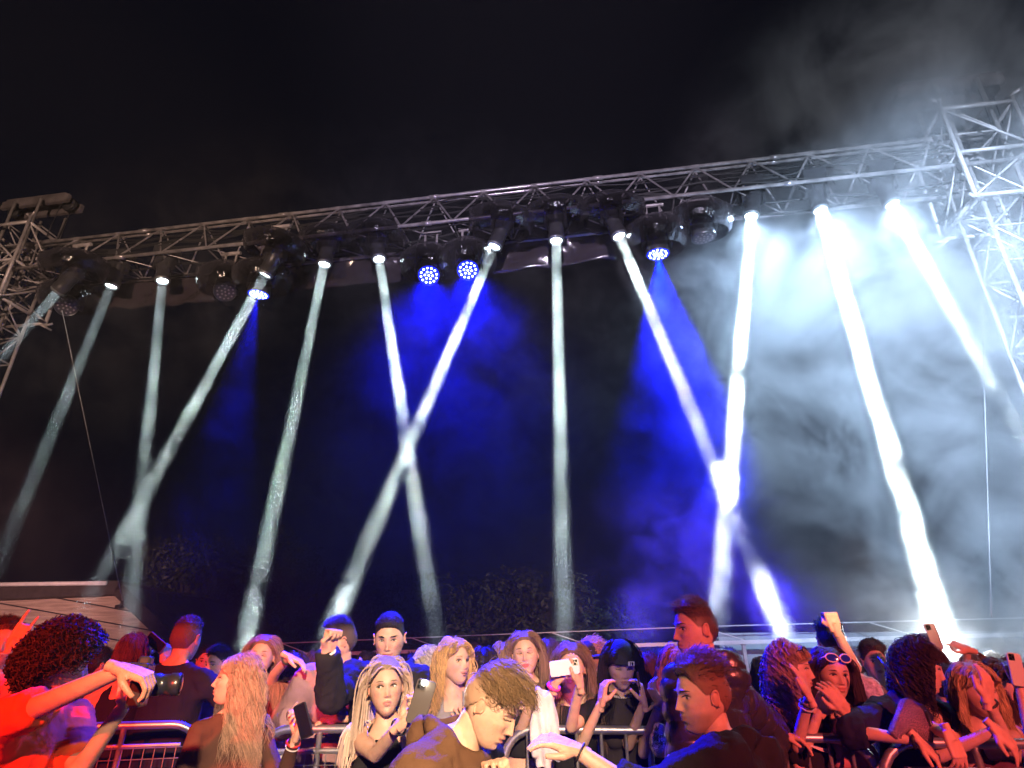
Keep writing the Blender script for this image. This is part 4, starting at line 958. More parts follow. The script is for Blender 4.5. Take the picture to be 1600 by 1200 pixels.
person('man seen from behind in a dark tee shirt, short hair rimmed in blue', (291, 998, 3.9), yaw=172, byaw=170, male=True, k=1.07, hair=hs((.07, .045, .03), len=.02, top=.010, sidecol=(.14, .08, .055)), top={'type': 'tee', 'mat': cloth('dark_blue_cotton', (.012, .012, .03)), 'sleeve': .42, 'loose': .03}, arms={'R': {'w': (322, 1130, 3.8), 'pole': (1, 0, 0)}, 'L': {'w': (255, 1160, 3.85)}})
person('small blue-lit man peering out behind the woman in sheer black', (341, 1040, 4.4), yaw=-25, male=True, hair=hs(DK), vox=.012, top={'type': 'tee', 'mat': GREY})
pm = person('woman in a sheer black top looking up left, long wavy blonde hair', (370, 1064, 2.98), yaw=-72, pitch=-6, byaw=-128, lean=(3, 6), hair={'kind': 'wavy', 'col': (.44, .28, .19), 'len': .46, 'o': {'n': 2600, 'amp': 1.1, 'vol': 1.2, 'layer': .4, 'r': .0015}}, face={'lips': (.35, .12, .12), 'smile': .1},
    top={'type': 'long', 'mat': SHEER, 'hem': -.47}, arms={'L': {'w': (305, 1215, 2.85)}, 'R': {'w': (462, 1150, 2.82), 'pose': 'grip', 'hd': (.25, -.1, 1), 'hn': (-.6, -.4, .2), 'pole': (.3, .1, -1)}})
ringband(pm, 'R', (.55, .03, .03)); ringband(pm, 'R', (.6, .55, .5), off=.055, w=.004)
phone(at(474, 1126, 2.79), (.4, 1, .2), (-.35, .1, 1), 'black phone in the banded hand of the woman in sheer black', (.02, .02, .025))
person('young woman with long straight fair hair, half-closed eyes, behind the wavy blonde', (409, 1026, 3.7), yaw=8, pitch=-3, roll=-3, hair={'kind': 'long', 'col': (.26, .15, .10), 'len': .55, 'o': {'forward': .2}}, face={'eyes': 'down', 'smile': 0, 'lips': (.3, .08, .1)}, top={'type': 'vest', 'mat': K}, neck=(.0, .0))
pw = person('bent-over person in a white tee shirt with one arm bent over the head', (458, 1052, 3.75), yaw=20, pitch=50, byaw=0, lean=(26, 0), hair={'kind': 'back', 'col': DK, 'len': .18}, top={'type': 'tee', 'mat': WHITE, 'sleeve': .3}, arms={'R': {'w': (452, 1026, 3.45), 'pose': 'relax', 'hd': (1, -.1, -.35), 'hn': (0, 0, -1), 'pole': (1, 0, .1)}, 'L': {'w': (480, 1120, 3.5)}})
ringband(pw, 'R', (.02, .02, .02))
pmv = person('bearded man in a mauve sweatshirt resting his arms on the barrier', (531, 1002, 3.62), yaw=-62, pitch=4, byaw=8, lean=(12, -3), male=True, hair=hs(DK, len=.03, sidecol=(.09, .06, .05)), face={'stubble': 1.2}, top={'type': 'hoodie', 'mat': MAUVE, 'off': .03, 'loose': .05, 'wr': .007},
    arms={'R': {'w': (455, 1122, 3.35), 'pose': 'drape'}, 'L': {'w': (528, 1124, 3.25), 'pose': 'drape', 'hd': (-.8, -.4, .0), 'hn': (0, 0, -1), 'pole': (1, -.2, -.4)}})
pt_ = person('tall smiling dark-haired man in a black hoodie with one fist raised', (609, 997, 3.42), yaw=4, pitch=14, roll=3, byaw=-6, k=1.05, male=True, hair=hs((.03, .02, .015), len=.022, top=.014, sweep=(0, .9, .0), front=.066), face={'smile': .9, 'mouth': .3, 'look': (0, -.8)}, top={'type': 'hoodie', 'mat': KH},
    arms={'R': {'w': (513, 1014, 3.05), 'pose': 'fist', 'hd': (.15, -.1, 1), 'hn': (.7, -.6, 0), 'pole': (.1, -.1, -1)}, 'L': {'w': (640, 1150, 3.4)}})
ringband(pt_, 'R', (.8, .8, .8), off=.015, w=.008)
pb = person('woman with thin blonde braids holding a phone with its torch lit', (603, 1074, 2.66), yaw=14, pitch=-2, roll=5, byaw=-18, hair={'kind': 'braids', 'col': (.40, .30, .22), 'len': .40, 'o': {'tip': (.62, .52, .42), 'n': 170, 'forward': .25}}, face={'look': (.9, .3), 'makeup': 1.0, 'mouth': .15, 'smile': -.1, 'lips': (.42, .17, .15)},
    top={'type': 'vest', 'mat': K, 'hem': -.34, 'neck': -.03}, arms={'R': {'w': (628, 1130, 2.28), 'pose': 'grip', 'hd': (.75, -.1, .6), 'hn': (-.4, -.5, .5), 'pole': (.4, -.2, -1)}, 'L': {'w': (672, 1180, 2.7)}}, skin='fair')
ringband(pb, 'R', (.02, .02, .02), off=.03, w=.004)
phone(at(658, 1097, 2.20), (-.1, -1, .15), (.25, 0, 1), 'phone with its torch shining, held by the woman with braids', (.07, .06, .05), flash=True)
person('pale-haired head turned away, brightly backlit, between hoodie and laughing woman', (668, 1042, 4.1), yaw=170, hair={'kind': 'curly', 'col': (.70, .66, .55), 'len': .12}, top={'type': 'tee', 'mat': WHITE}, vox=.012)
person('laughing woman with wavy blonde hair looking right', (711, 1035, 3.38), yaw=42, pitch=-4, byaw=10, hair={'kind': 'wavy', 'col': BL, 'len': .34, 'o': {'n': 1700, 'vol': 1.3}}, face={'smile': 1, 'mouth': .9, 'eyes': 'open'}, top={'type': 'vest', 'mat': GREY}, skin='fair', arms={'R': {'w': (690, 1150, 3.3)}, 'L': {'w': (735, 1140, 3.2)}})
person('dark-haired head with a blue sheen behind the bent man', (757, 1042, 4.2), yaw=170, hair={'kind': 'long', 'col': DK, 'len': .25}, vox=.012)
person('fair-haired person facing away left of the woman with the tilted claw hand', (786, 1034, 4.3), yaw=178, hair={'kind': 'long', 'col': (.30, .22, .16), 'len': .28}, vox=.012)
pc = person('woman with long brown hair in a black camisole, fingers spread before her face', (821, 1023, 3.42), yaw=-4, pitch=-4, roll=4, hair={'kind': 'long', 'col': (.22, .14, .09), 'len': .46, 'o': {'n': 1700}}, face={'mouth': .15, 'lips': (.5, .05, .08), 'eyes': 'down'}, top={'type': 'crop', 'mat': K, 'hem': -.33}, bottom=(.012, .012, .014),
    arms={'R': {'w': (792, 1062, 3.15), 'pose': 'relax', 'hd': (.8, -.1, .35), 'hn': (.2, .1, -1), 'pole': (.6, 0, -1)}, 'L': {'w': (836, 1078, 3.12), 'pose': 'relax', 'hd': (-.85, -.1, .55), 'hn': (0, .2, -1), 'pole': (.7, 0, -1), 'sleeve': 0}})
# white sweatshirt slung over her forearm
b = MB(); c0 = at(850, 1108, 3.02)
for dx, l_, r_ in ((-.03, .20, .030), (.0, .25, .036), (.035, .22, .030), (.055, .15, .024)):
    b.tube([c0 + V(dx * .6, 0, .07), c0 + V(dx, .01, -.02), c0 + V(dx * 1.2, .0, -l_)], [r_ * .8, r_, r_ * 1.05], 10)
b.tube([at(836, 1086, 3.08), c0 + V(-.01, 0, .05)], [.036, .05], 10)
v_, n_, q_ = remesh(b, .007, 6); v_ = v_ + n_ * (.006 * fnoise(v_ * 3, 5))[:, None]; v_ = v_ + n_ * (.008 * np.sin(v_[:, :1] * 110 + v_[:, 2:] * 14)); me = np_mesh('sweatshirt', v_, q_); me.materials.append(WHITE); tag(link('sweatshirt', me), 'crumpled white sweatshirt slung over the camisole woman\'s forearm', 'sweatshirt')
person('bowl-haired head with blue highlights facing away behind the lilac phone', (858, 1032, 4.0), yaw=165, hair={'kind': 'long', 'col': (.10, .07, .06), 'len': .12}, vox=.012, top={'type': 'tee', 'mat': GREY})
pf = person('woman in a black cropped tee filming with a lilac phone before her eyes', (893, 1042, 3.38), yaw=-8, pitch=4, roll=-6, hair={'kind': 'long', 'col': (.20, .12, .075), 'len': .50, 'o': {'n': 1700, 'forward': .15}}, top={'type': 'croptee', 'mat': K, 'sleeve': .36}, bottom=(.30, .20, .14),
    arms={'R': {'w': (866, 1070, 3.05), 'pose': 'wrap', 'hd': (.05, -.1, 1), 'hn': (1, .5, .1), 'pole': (.35, -.2, -1)}, 'L': {'w': (906, 1068, 3.02), 'pose': 'spread', 'hd': (-.12, -.05, 1), 'hn': (-.9, .5, 0), 'pole': (.5, -.2, -1)}})
ringband(pf, 'R', (.75, .05, .35), off=.01, w=.009)
phone(at(882, 1043, 3.02), (-.05, -1, .1), (1, 0, .12), 'lilac phone held sideways in front of a face', (.52, .32, .50))
pk = person('curly blond person in a dark cap worn backwards, behind the lilac phone', (926, 1034, 3.9), yaw=140, male=True, hair={'kind': 'curlytop', 'col': BL, 'o': {'len': .05, 'fz0': -.05, 'fz1': .03, 'n': 700, 'side': .012}}, top={'type': 'tee', 'mat': GREY}, vox=.012)
cap_on(pk, pmat('dark_cap', (.03, .03, .035), .8), peak=math.pi * .6, z0=.042)
pe = person('woman in a black cap with long black hair looking down, hands raised', (970, 1040, 3.36), yaw=4, pitch=16, hair={'kind': 'long', 'col': (.012, .010, .011), 'len': .46, 'o': {'n': 1700, 'forward': .3}}, face={'eyes': 'down', 'makeup': 1.2, 'lips': (.38, .14, .13), 'smile': 0}, top={'type': 'vest', 'mat': cloth('charcoal_cotton', (.045, .038, .038)), 'neck': .0}, bottom=(.012, .012, .014),
    arms={'R': {'w': (940, 1096, 3.08), 'pose': 'pinch', 'hd': (.15, -.15, 1), 'hn': (.8, .2, 0), 'pole': (.5, -.2, -1)}, 'L': {'w': (1006, 1096, 3.08), 'pose': 'pinch', 'hd': (-.12, -.15, 1), 'hn': (-.8, .2, 0), 'pole': (.5, -.2, -1)}})
cp = cap_on(pe, pmat('black_cap', (.022, .022, .027), .75, bump=.3, bscale=120), z0=.030)
R_ = Matrix((pe['rt'], pe['fw'], pe['up'])).transposed(); lc_ = head_frame(pe, (-.028, .128, .048))
def mark(c, w, h, mat, name, par): return flat_mark([c + pe['rt'] * a_ + pe['up'] * b_ for a_, b_ in ((-w, -h), (w, -h), (w, h), (-w, h))], mat, name, par, pe['fw'])
mk = mark(lc_, .017, .011, WHT, 'cap_badge', cp); mark(lc_ + pe['fw'] * .0025 - pe['rt'] * .006, .004, .008, BLK, 'badge_print', mk); mark(lc_ + pe['fw'] * .0025 + pe['rt'] * .004 , .002, .008, BLK, 'badge_print', mk)
b = MB(); P = [pe['Bt'](.060 * math.sin(a_), .003 + .062 * math.cos(a_), .012 - .018 * math.cos(a_)) for a_ in np.linspace(0, 2 * math.pi, 33)]
for q_ in P[:-1]: b.ell(q_, .0075, .0075, .0075, nu=8, nv=6)
b.build('pearl_necklace', pmat('pearl', (.8, .75, .68), .25), pe['root'], smooth=True)
b = MB(); b.tube([at(1000, 1078, 3.0), at(996, 1050, 3.02)], [.004, .005], 8); tag(b.build('vape_pen', m_dark), 'slim black pen held between the fingers of the woman in the black cap', 'vape pen')
person('person in a pale top just behind the shoulder of the black-capped woman', (1010, 1052, 3.95), yaw=150, hair={'kind': 'long', 'col': (.12, .08, .05), 'len': .3}, top={'type': 'tee', 'mat': WHITE}, vox=.012)
pg = person('woman with centre-parted blonde hair looking down at her hands', (1058, 1048, 3.36), yaw=6, pitch=18, roll=-6, hair={'kind': 'long', 'col': (.38, .28, .17), 'len': .36, 'o': {'n': 1700}}, face={'eyes': 'down', 'smile': 0}, top={'type': 'tee', 'mat': K}, arms={'R': {'w': (1030, 1098, 3.08), 'pose': 'pinch', 'hd': (-.5, -.2, .8), 'hn': (.6, .2, 0), 'pole': (.4, 0, -1)}, 'L': {'w': (1052, 1102, 3.1), 'pose': 'relax', 'hd': (-.9, -.1, .15), 'hn': (0, 0, -1), 'pole': (1, 0, -.2)}})
ringband(pg, 'R', (.25, .25, .27), 'smart_watch', off=.02, w=.008)
pj = person('man in a black puffer jacket seen from behind, face turned left', (1087, 984, 2.78), yaw=-78, pitch=2, byaw=-142, lean=(2, 10), male=True, k=1.02, hair=hs((.10, .06, .04), len=.032, top=.016, sidecol=(.06, .035, .025), n=800), top={'type': 'puffer', 'mat': PUFF, 'hood': True}, bottom=(.015, .015, .02), arms={'L': {'w': (1100, 1200, 2.6)}, 'R': {'w': (1200, 1235, 2.62), 'pole': (1, 0, -.2)}})
# -- right
ps = person('woman with curly fair hair, sunglasses up, covering her mouth', (1236, 1046, 3.02), yaw=62, pitch=2, byaw=14, hair={'kind': 'curly', 'col': (.42, .27, .14), 'len': .30, 'o': {'n': 1700, 'r': .0021, 'vol': 1.5, 'layer': .5}}, face={'smile': .5}, top={'type': 'tee', 'mat': K, 'loose': .03}, bottom=(.012, .012, .014),
    arms={'L': {'w': (1264, 1088, 2.74), 'pose': 'spread', 'hd': (-.25, .1, 1), 'hn': (-.7, .4, 0), 'pole': (.7, -.1, -1), 'sleeve': .3}, 'R': {'w': (1225, 1146, 2.80), 'pose': 'drape', 'hd': (.8, -.5, -.25), 'hn': (0, -.1, -1), 'pole': (.6, -.6, -.4)}})
sunglasses(ps, .092, .078, (.10, .16, .22), (.03, .03, .035)); ringband(ps, 'L', (.02, .02, .02)); ringband(ps, 'L', (.5, .5, .5), off=.055, w=.004)
# curved tick on the chest
Bt = ps['Bt']; pts2 = [(-.075, -.150), (-.070, -.178), (-.045, -.186), (.0, -.172), (.085, -.138), (.0, -.160), (-.038, -.168), (-.058, -.163)]
flat_mark([Bt(x_, .148 - .9 * x_ * x_ * 3, z_) for x_, z_ in pts2], WHT, 'tick_emblem', ps['top'], ps['bfw'])
pn = person('smiling long-haired brunette with blue-lensed sunglasses on her head', (1301, 1054, 3.05), yaw=-2, pitch=4, roll=-3, hair={'kind': 'long', 'col': (.045, .028, .02), 'len': .44, 'o': {'n': 1700}}, face={'smile': 1, 'mouth': .25, 'lips': (.45, .15, .14)}, top={'type': 'crop', 'mat': RED, 'hem': -.33}, bottom=(.25, .22, .22),
    arms={'R': {'w': (1280, 1112, 2.84), 'pose': 'relax', 'hd': (.5, -.1, .8), 'hn': (.2, .6, 0), 'pole': (.6, 0, -1)}, 'L': {'w': (1318, 1106, 2.78), 'pose': 'relax', 'hd': (-.55, -.1, .85), 'hn': (-.2, .7, 0), 'pole': (.8, -.1, -1)}})
sunglasses(pn, .086, .090, (.02, .04, .55), (.75, .70, .75)); ringband(pn, 'L', (.55, .5, .4), off=.03, w=.004); ringband(pn, 'L', (.02, .02, .02), off=.05, w=.005)
person('man facing away with a fist above his dark round head, patterned shirt', (1299, 1001, 3.75), yaw=176, byaw=150, lean=(0, 14), male=True, hair=hs(DK, len=.03, top=.02), top={'type': 'tee', 'mat': pmat('pale_patterned_cloth', (.5, .5, .52), .8, noise=.6, nscale=40)}, arms={'L': {'w': (1304, 981, 3.6), 'pose': 'fist', 'hd': (-.05, .1, 1), 'hn': (0, 1, 0), 'pole': (1, 0, 0)}, 'R': {'w': (1350, 1120, 3.6)}})
person('curly-headed young man looking out behind the patterned shirt', (1366, 1034, 4.2), yaw=-12, male=True, hair={'kind': 'curlytop', 'col': (.08, .05, .035), 'o': {'len': .04, 'top': .024}}, face={'smile': 0}, vox=.012, top={'type': 'tee', 'mat': GREY})
pz = person('woman with dark curly hair in a navy jacket leaning on the barrier', (1437, 1042, 2.92), yaw=68, pitch=14, byaw=14, lean=(10, -4), hair={'kind': 'curly', 'col': (.035, .02, .016), 'len': .30, 'o': {'n': 1900, 'r': .0021, 'vol': 1.6, 'layer': .4, 'amp': 1}}, top={'type': 'jacket', 'mat': NAVY, 'inner': K, 'off': .024, 'sleeve': .62}, bottom=(.01, .012, .04),
    arms={'R': {'w': (1437, 1158, 2.55), 'pose': 'drape', 'hd': (.55, -.3, -.75), 'hn': (-.2, .3, -1), 'pole': (1, -.3, -.2)}, 'L': {'w': (1484, 1150, 2.5), 'pose': 'drape', 'hd': (.12, -.25, -1), 'hn': (-.3, 1, 0), 'pole': (1, -.2, .1)}})
ringband(pz, 'R', (.015, .015, .015), off=.02, w=.006)
m_seq = pmat('sequins', (.55, .35, .38), .18, .9, noise=.6, nscale=160, bump=1.0, bscale=180)
bc_ = at(1424, 1122, 2.62); b = MB(); ring = [(-.105, -.05), (-.09, -.075), (.05, -.085), (.065, -.06), (.055, .03), (.0, .075), (-.02, .07)]
vs = [bc_ + V(x_, -.018, z_) for x_, z_ in ring] + [bc_ + V(x_ * 1.04, .0, z_ * 1.04) for x_, z_ in ring] + [bc_ + V(x_, .018, z_) for x_, z_ in ring]; n_ = len(ring)
b.add(vs, [tuple(range(n_)), tuple(range(2 * n_, 3 * n_))[::-1]] + [(j * n_ + i, j * n_ + (i + 1) % n_, (j + 1) * n_ + (i + 1) % n_, (j + 1) * n_ + i) for j in range(2) for i in range(n_)])
t = empty('handbag', 'small sparkling sequinned bag tucked under the navy jacket sleeve', 'handbag', bc_); b.build('bag_body', m_seq, t)
b = MB(); b.tube([bc_ + V(.055, -.02, .03), bc_ + V(.07, -.02, -.04), bc_ + V(.045, -.02, -.088)], .008, 8); b.tube([bc_ + V(-.01, -.015, .08), bc_ + V(-.03, 0, .16), bc_ + V(-.05, .06, .24)], .005, 6); b.build('strap', m_dark, t, smooth=True)
person('close-cropped head turned away between the navy jacket and the leaning blonde', (1476, 1072, 3.45), yaw=165, male=True, hair=hs((.02, .018, .016), len=.012, top=.004, fz0=-.03, fz1=.02), top={'type': 'tee', 'mat': K})
pl_ = person('blonde woman with bare shoulders, one hand across her face', (1526, 1080, 2.88), yaw=2, pitch=6, roll=6, byaw=2, lean=(8, 0), hair={'kind': 'wavy', 'col': (.48, .36, .18), 'len': .32, 'o': {'n': 1700, 'amp': .6}}, top={'type': 'crop', 'mat': cloth('plum_cotton', (.10, .03, .06))},
    arms={'L': {'w': (1543, 1092, 2.62), 'pose': 'relax', 'hd': (.25, -.1, 1), 'hn': (-.4, 1, .2), 'pole': (-.1, .1, -1)}, 'R': {'w': (1556, 1140, 2.55), 'pose': 'drape', 'hd': (.55, -.3, -.8), 'hn': (0, .5, -1), 'pole': (.9, -.2, -.5)}})
ringband(pl_, 'L', (.02, .02, .02), off=.02, w=.005)
person('dark-haired person with grey highlights, face turned down, at the right', (1572, 1068, 3.2), yaw=-30, pitch=35, hair={'kind': 'long', 'col': (.07, .06, .05), 'len': .34, 'o': {'n': 1700, 'overface': 1}}, top={'type': 'tee', 'mat': K})
pr = person('person cut off by the right edge, a pale phone in front', (1612, 1078, 3.1), yaw=-40, hair={'kind': 'long', 'col': BR, 'len': .3}, top={'type': 'vest', 'mat': WHITE}, arms={'R': {'w': (1592, 1066, 2.98), 'pose': 'wrap', 'hd': (-.05, .1, 1), 'hn': (.3, .9, 0), 'pole': (.1, 0, -1)}})
phone(at(1588, 1046, 2.97), (.1, -1, 0), (.1, 0, 1), 'pale phone with three lenses at the right edge', (.6, .6, .55))
person('person hidden in the white glare holding a phone high', (1466, 1052, 3.9), yaw=170, male=True, hair=hs(BR), arms={'L': {'w': (1463, 1020, 3.6), 'pose': 'wrap', 'hd': (-.05, .1, 1), 'hn': (0, 1, 0), 'pole': (.3, 0, -1)}, 'R': {'w': (1490, 1120, 3.6)}}, vox=.012)
phone(at(1459, 995, 3.58), (.1, -1, 0), (-.15, 0, 1), 'grey phone held high in the white glare of the brightest beam', (.25, .2, .22))
person('person behind the leaning blonde stretching one glare-lit hand up left', (1528, 1056, 3.9), yaw=172, hair={'kind': 'long', 'col': AU, 'len': .25}, arms={'L': {'w': (1512, 1014, 3.6), 'pose': 'point', 'hd': (-.8, .1, .35), 'hn': (0, .6, -1), 'pole': (-.4, 0, -1)}, 'R': {'w': (1560, 1120, 3.6)}}, vox=.012)
# -- foreground
ph = person('man bending his head in a brown hoodie, short fair curls', (768, 1100, 1.98), yaw=70, pitch=34, byaw=62, lean=(24, -4), male=True, skin=(.66, .44, .31), hair={'kind': 'curlytop', 'col': (.20, .125, .06), 'o': {'len': .058, 'top': .020, 'n': 1900, 'curl': .008, 'sidecol': (.40, .26, .17), 'sweep': (0, .7, .0), 'fz0': .035, 'fz1': .07, 'r': .0017}}, face={'smile': .6, 'eyes': 'down'},
    top={'type': 'hoodie', 'mat': BROWN, 'off': .034, 'loose': .04, 'wr': .007, 'wsc': 7}, bottom=(.03, .03, .035), arms={'R': {'w': (650, 1420, 1.9), 'pose': 'relax'}, 'L': {'w': (776, 1236, 1.86), 'pose': 'fist', 'hd': (-.1, -.2, 1), 'hn': (.2, -.9, 0), 'pole': (0, 0, -1)}})
pq = person('man in a black sweatshirt, face lit red, reaching one arm to the left', (1098, 1088, 2.16), yaw=-78, pitch=4, byaw=-96, lean=(4, 8), male=True, hair=hs((.13, .08, .05), len=.045, top=.024, sidecol=(.22, .11, .07), sweep=(.0, -.55, .25), n=1100, r=.0017), face={'stubble': .7}, top={'type': 'hoodie', 'mat': KH, 'off': .022},
    bottom=(.02, .02, .025), arms={'L': {'w': (898, 1170, 1.98), 'pose': 'relax', 'hd': (-1, -.1, .35), 'hn': (0, .3, -1), 'pole': (0, 0, -1), 'sleeve': .72}, 'R': {'w': (1060, 1250, 2.1)}})
ringband(pq, 'L', (.03, .02, .02), off=.02, w=.004)
b = MB(); bc_ = at(1032, 1163, 2.95); b.ell(bc_, .05, .05, .06, nu=16, nv=12); b.tube([bc_ + V(0, 0, .05), bc_ + V(.01, 0, .09)], [.03, .02], 10)
v_, n_, q_ = remesh(b, .004, 3); me = np_mesh('foil_pouch', v_ + n_ * (.006 * fnoise(v_ * 8, 3))[:, None], q_); me.materials.append(pmat('crinkled_silver_foil', (.6, .6, .65), .2, .9, bump=1, bscale=40)); tag(link('foil_pouch', me), 'crinkled silver pouch glinting behind the barrier bars', 'pouch')

# -- heads further back, glimpsed in the gaps
for i, (px, py, d_, yw, lab, ki, cc, ml) in enumerate([(152, 1040, 4.9, 150, 'dark head far back between the afro and the swept brown hair', 'short', DK, True), (272, 1046, 5.2, 175, 'dim head far back left of the short-haired man seen from behind', 'long', DK, False),
        (492, 1044, 5.0, 190, 'dim long-haired head far back behind the mauve sweatshirt', 'long', BR, False), (642, 1048, 5.2, 10, 'dim face far back between the tall man and the backlit pale hair', 'short', DK, True), (948, 1050, 5.0, 20, 'dim face far back left of the black cap', 'long', AU, False),
        (1034, 1040, 5.4, 160, 'dark head far back between the black cap and the parted blonde hair', 'short', DK, True), (1196, 1052, 4.8, 170, 'dark head far back left of the curly fair hair', 'long', DK, False), (1392, 1050, 5.0, 180, 'grey-lit head far back left of the dark curls', 'short', BR, True),
        (1500, 1060, 5.0, 10, 'dim smoke-veiled face far back left of the leaning blonde', 'long', BR, False), (12, 1048, 4.6, 60, 'red-lit head far back below the rock-sign hand', 'long', BR, False),
        (322, 1034, 5.4, 20, 'tiny dim face just right of the short-haired man seen from behind', 'short', DK, True), (574, 1040, 5.6, 170, 'tiny dark head just left of the tall smiling man', 'long', DK, False), (742, 1030, 5.8, 15, 'tiny dim face right of the laughing woman', 'short', BR, True), (1142, 1040, 5.2, 190, 'tiny dark head showing beside the puffer jacket collar', 'short', DK, True),
        (1338, 1040, 5.4, 175, 'tiny dim head between the patterned shirt and the brunette', 'long', BR, False), (1556, 1046, 5.4, 160, 'tiny smoke-veiled head above the leaning blonde', 'short', AU, True)]):
    person(lab, (px, py, d_), yaw=yw, male=ml, hair={'kind': ki, 'col': cc, 'len': .3, 'o': {'n': 500}}, top={'type': 'tee', 'mat': [K, GREY, NAVY][i % 3]}, vox=.014, seed=i * 7)
# ================================================================== behind the crowd
m_rail = pmat('painted_rail', (.50, .47, .46), .5, noise=.15)
fA = aty(430, 1024, 10.5); fB = aty(1640, 990, 8.6)
t = empty('guard_rail', 'long pale guard rail running behind the crowd with a wire above', 'railing', (fA.x, fA.y, 0))
FU = (fB - fA); FL = FU.length; FU.normalize()
def fq(s, z): return fA + FU * s + V(0, 0, z)
b = MB(); b.box(fq(FL / 2, 0), FL, .05, .07, frame_to(FU).to_3x3() @ Matrix.Rotation(math.pi / 2, 3, 'Y')); b.build('top_rail', m_rail, t)
b = MB(); b.box(fq(FL / 2, -.36), FL, .05, .07, frame_to(FU).to_3x3() @ Matrix.Rotation(math.pi / 2, 3, 'Y')); b.build('lower_rail', m_rail, t)
k = .5
while k < FL:
    b = MB(); p0 = fq(k, .03); b.tube([(p0.x, p0.y + .04, 0), (p0.x, p0.y + .04, p0.z)], .03, 8); b.tube([p0, fq(k - .5, .2)], .008, 5); b.build('post', m_rail, t); k += 2.2
b = MB(); b.tube([fq(-.2, .17 - .05 * 0), fq(FL * .3, .2), fq(FL * .6, .22), fq(FL, .2)], .008, 5); b.build('wire', m_rail, t)
m_pan = pmat('grey_sheet_steel', (.22, .23, .25), .6, .2, noise=.2, nscale=2)
hA = aty(1130, 1050, 9.9); hB = aty(1700, 1030, 9.0); hu = (hB - hA); hl_ = hu.length; hu.normalize()
b = MB(); n_ = int(hl_ / .18); R_ = Matrix((Vector((hu.x, hu.y, 0)).normalized(), Vector((-hu.y, hu.x, 0)).normalized(), Vector((0, 0, 1)))).transposed()
for i in range(n_):
    c_ = hA + hu * (i + .5) * hl_ / n_; b.box((c_.x, c_.y + (.02 if i % 2 else 0), .92), hl_ / n_ + .002, .03, 1.84, R_)
tag(b.build('hoarding', m_pan), 'grey corrugated sheet hoarding veiled in smoke at the right', 'hoarding')
# wooden building
m_plank = bpy.data.materials.new('weathered_planks'); m_plank.use_nodes = True; nt = m_plank.node_tree; bs = nt.nodes['Principled BSDF']; bs.inputs['Roughness'].default_value = .75
tc = nt.nodes.new('ShaderNodeTexCoord'); dt = nt.nodes.new('ShaderNodeVectorMath'); dt.operation = 'DOT_PRODUCT'; dt.inputs[1].default_value = (.16, 0, 1)
nt.links.new(tc.outputs['Object'], dt.inputs[0]); ml = nt.nodes.new('ShaderNodeMath'); ml.operation = 'DIVIDE'; ml.inputs[1].default_value = .235; nt.links.new(dt.outputs['Value'], ml.inputs[0])
fr_ = nt.nodes.new('ShaderNodeMath'); fr_.operation = 'FRACT'; nt.links.new(ml.outputs[0], fr_.inputs[0]); cmp_ = nt.nodes.new('ShaderNodeMath'); cmp_.operation = 'LESS_THAN'; cmp_.inputs[1].default_value = .09; nt.links.new(fr_.outputs[0], cmp_.inputs[0])
nz_ = nt.nodes.new('ShaderNodeTexNoise'); nz_.inputs['Scale'].default_value = 3; nz_.inputs['Detail'].default_value = 6; mp_ = nt.nodes.new('ShaderNodeMapping'); mp_.inputs['Scale'].default_value = (1, 1, 9); nt.links.new(tc.outputs['Object'], mp_.inputs[0]); nt.links.new(mp_.outputs[0], nz_.inputs['Vector'])
cr = nt.nodes.new('ShaderNodeValToRGB'); cr.color_ramp.elements[0].position = .3; cr.color_ramp.elements[0].color = (.22, .15, .12, 1); cr.color_ramp.elements[1].position = .7; cr.color_ramp.elements[1].color = (.40, .29, .24, 1); nt.links.new(nz_.outputs['Fac'], cr.inputs[0])
mx_ = nt.nodes.new('ShaderNodeMix'); mx_.data_type = 'RGBA'; nt.links.new(cmp_.outputs[0], mx_.inputs[0]); nt.links.new(cr.outputs[0], mx_.inputs[6]); mx_.inputs[7].default_value = (.03, .02, .02, 1); nt.links.new(mx_.outputs[2], bs.inputs['Base Color'])
m_roof = pmat('dark_roofing', (.035, .025, .025), .8, noise=.3)
YW = 11.0; tl = aty(-160, 946, YW); tr = aty(190, 931, YW); br_ = aty(275, 1014, YW)
slope = (br_ - tr); eb = tr + slope * 2.1; ho = empty('wooden_building', 'plank-walled wooden building with a dark sloping roof at the left', 'building', (tl.x, YW, 0))
def prism(pts, y0, y1):
    b = MB(); n = len(pts); b.add([(p_[0], y0, p_[1]) for p_ in pts] + [(p_[0], y1, p_[1]) for p_ in pts], [tuple(range(n)), tuple(range(n, 2 * n))[::-1]] + [(i, (i + 1) % n, n + (i + 1) % n, n + i) for i in range(n)]); return b
prism([(tl.x, 0), (eb.x, 0), (eb.x, max(.2, eb.z)), (tr.x, tr.z), (tl.x, tl.z)], YW, YW + 5).build('plank_wall', m_plank, ho)
prism([(tl.x, tl.z), (tr.x, tr.z), (tr.x + .06, tr.z + .22), (tl.x, tl.z + .27)], YW - .25, YW + 5.2).build('fascia', m_roof, ho)
nrm2 = Vector((-slope.z, 0, slope.x)).normalized(); nrm2 = nrm2 if nrm2.z > 0 else -nrm2
prism([(tr.x + .002, tr.z), (eb.x, eb.z), (eb.x + nrm2.x * .2, eb.z + nrm2.z * .2), (tr.x + nrm2.x * .2, tr.z + nrm2.z * .2)], YW - .25, YW + 5.2).build('roof', m_roof, ho)
g0 = aty(-160, 915, YW - .3); g1 = aty(166, 911, YW - .3)
b = MB(); b.tube([g0, g1], .035, 8); b.build('gutter', m_rail, ho, smooth=True)
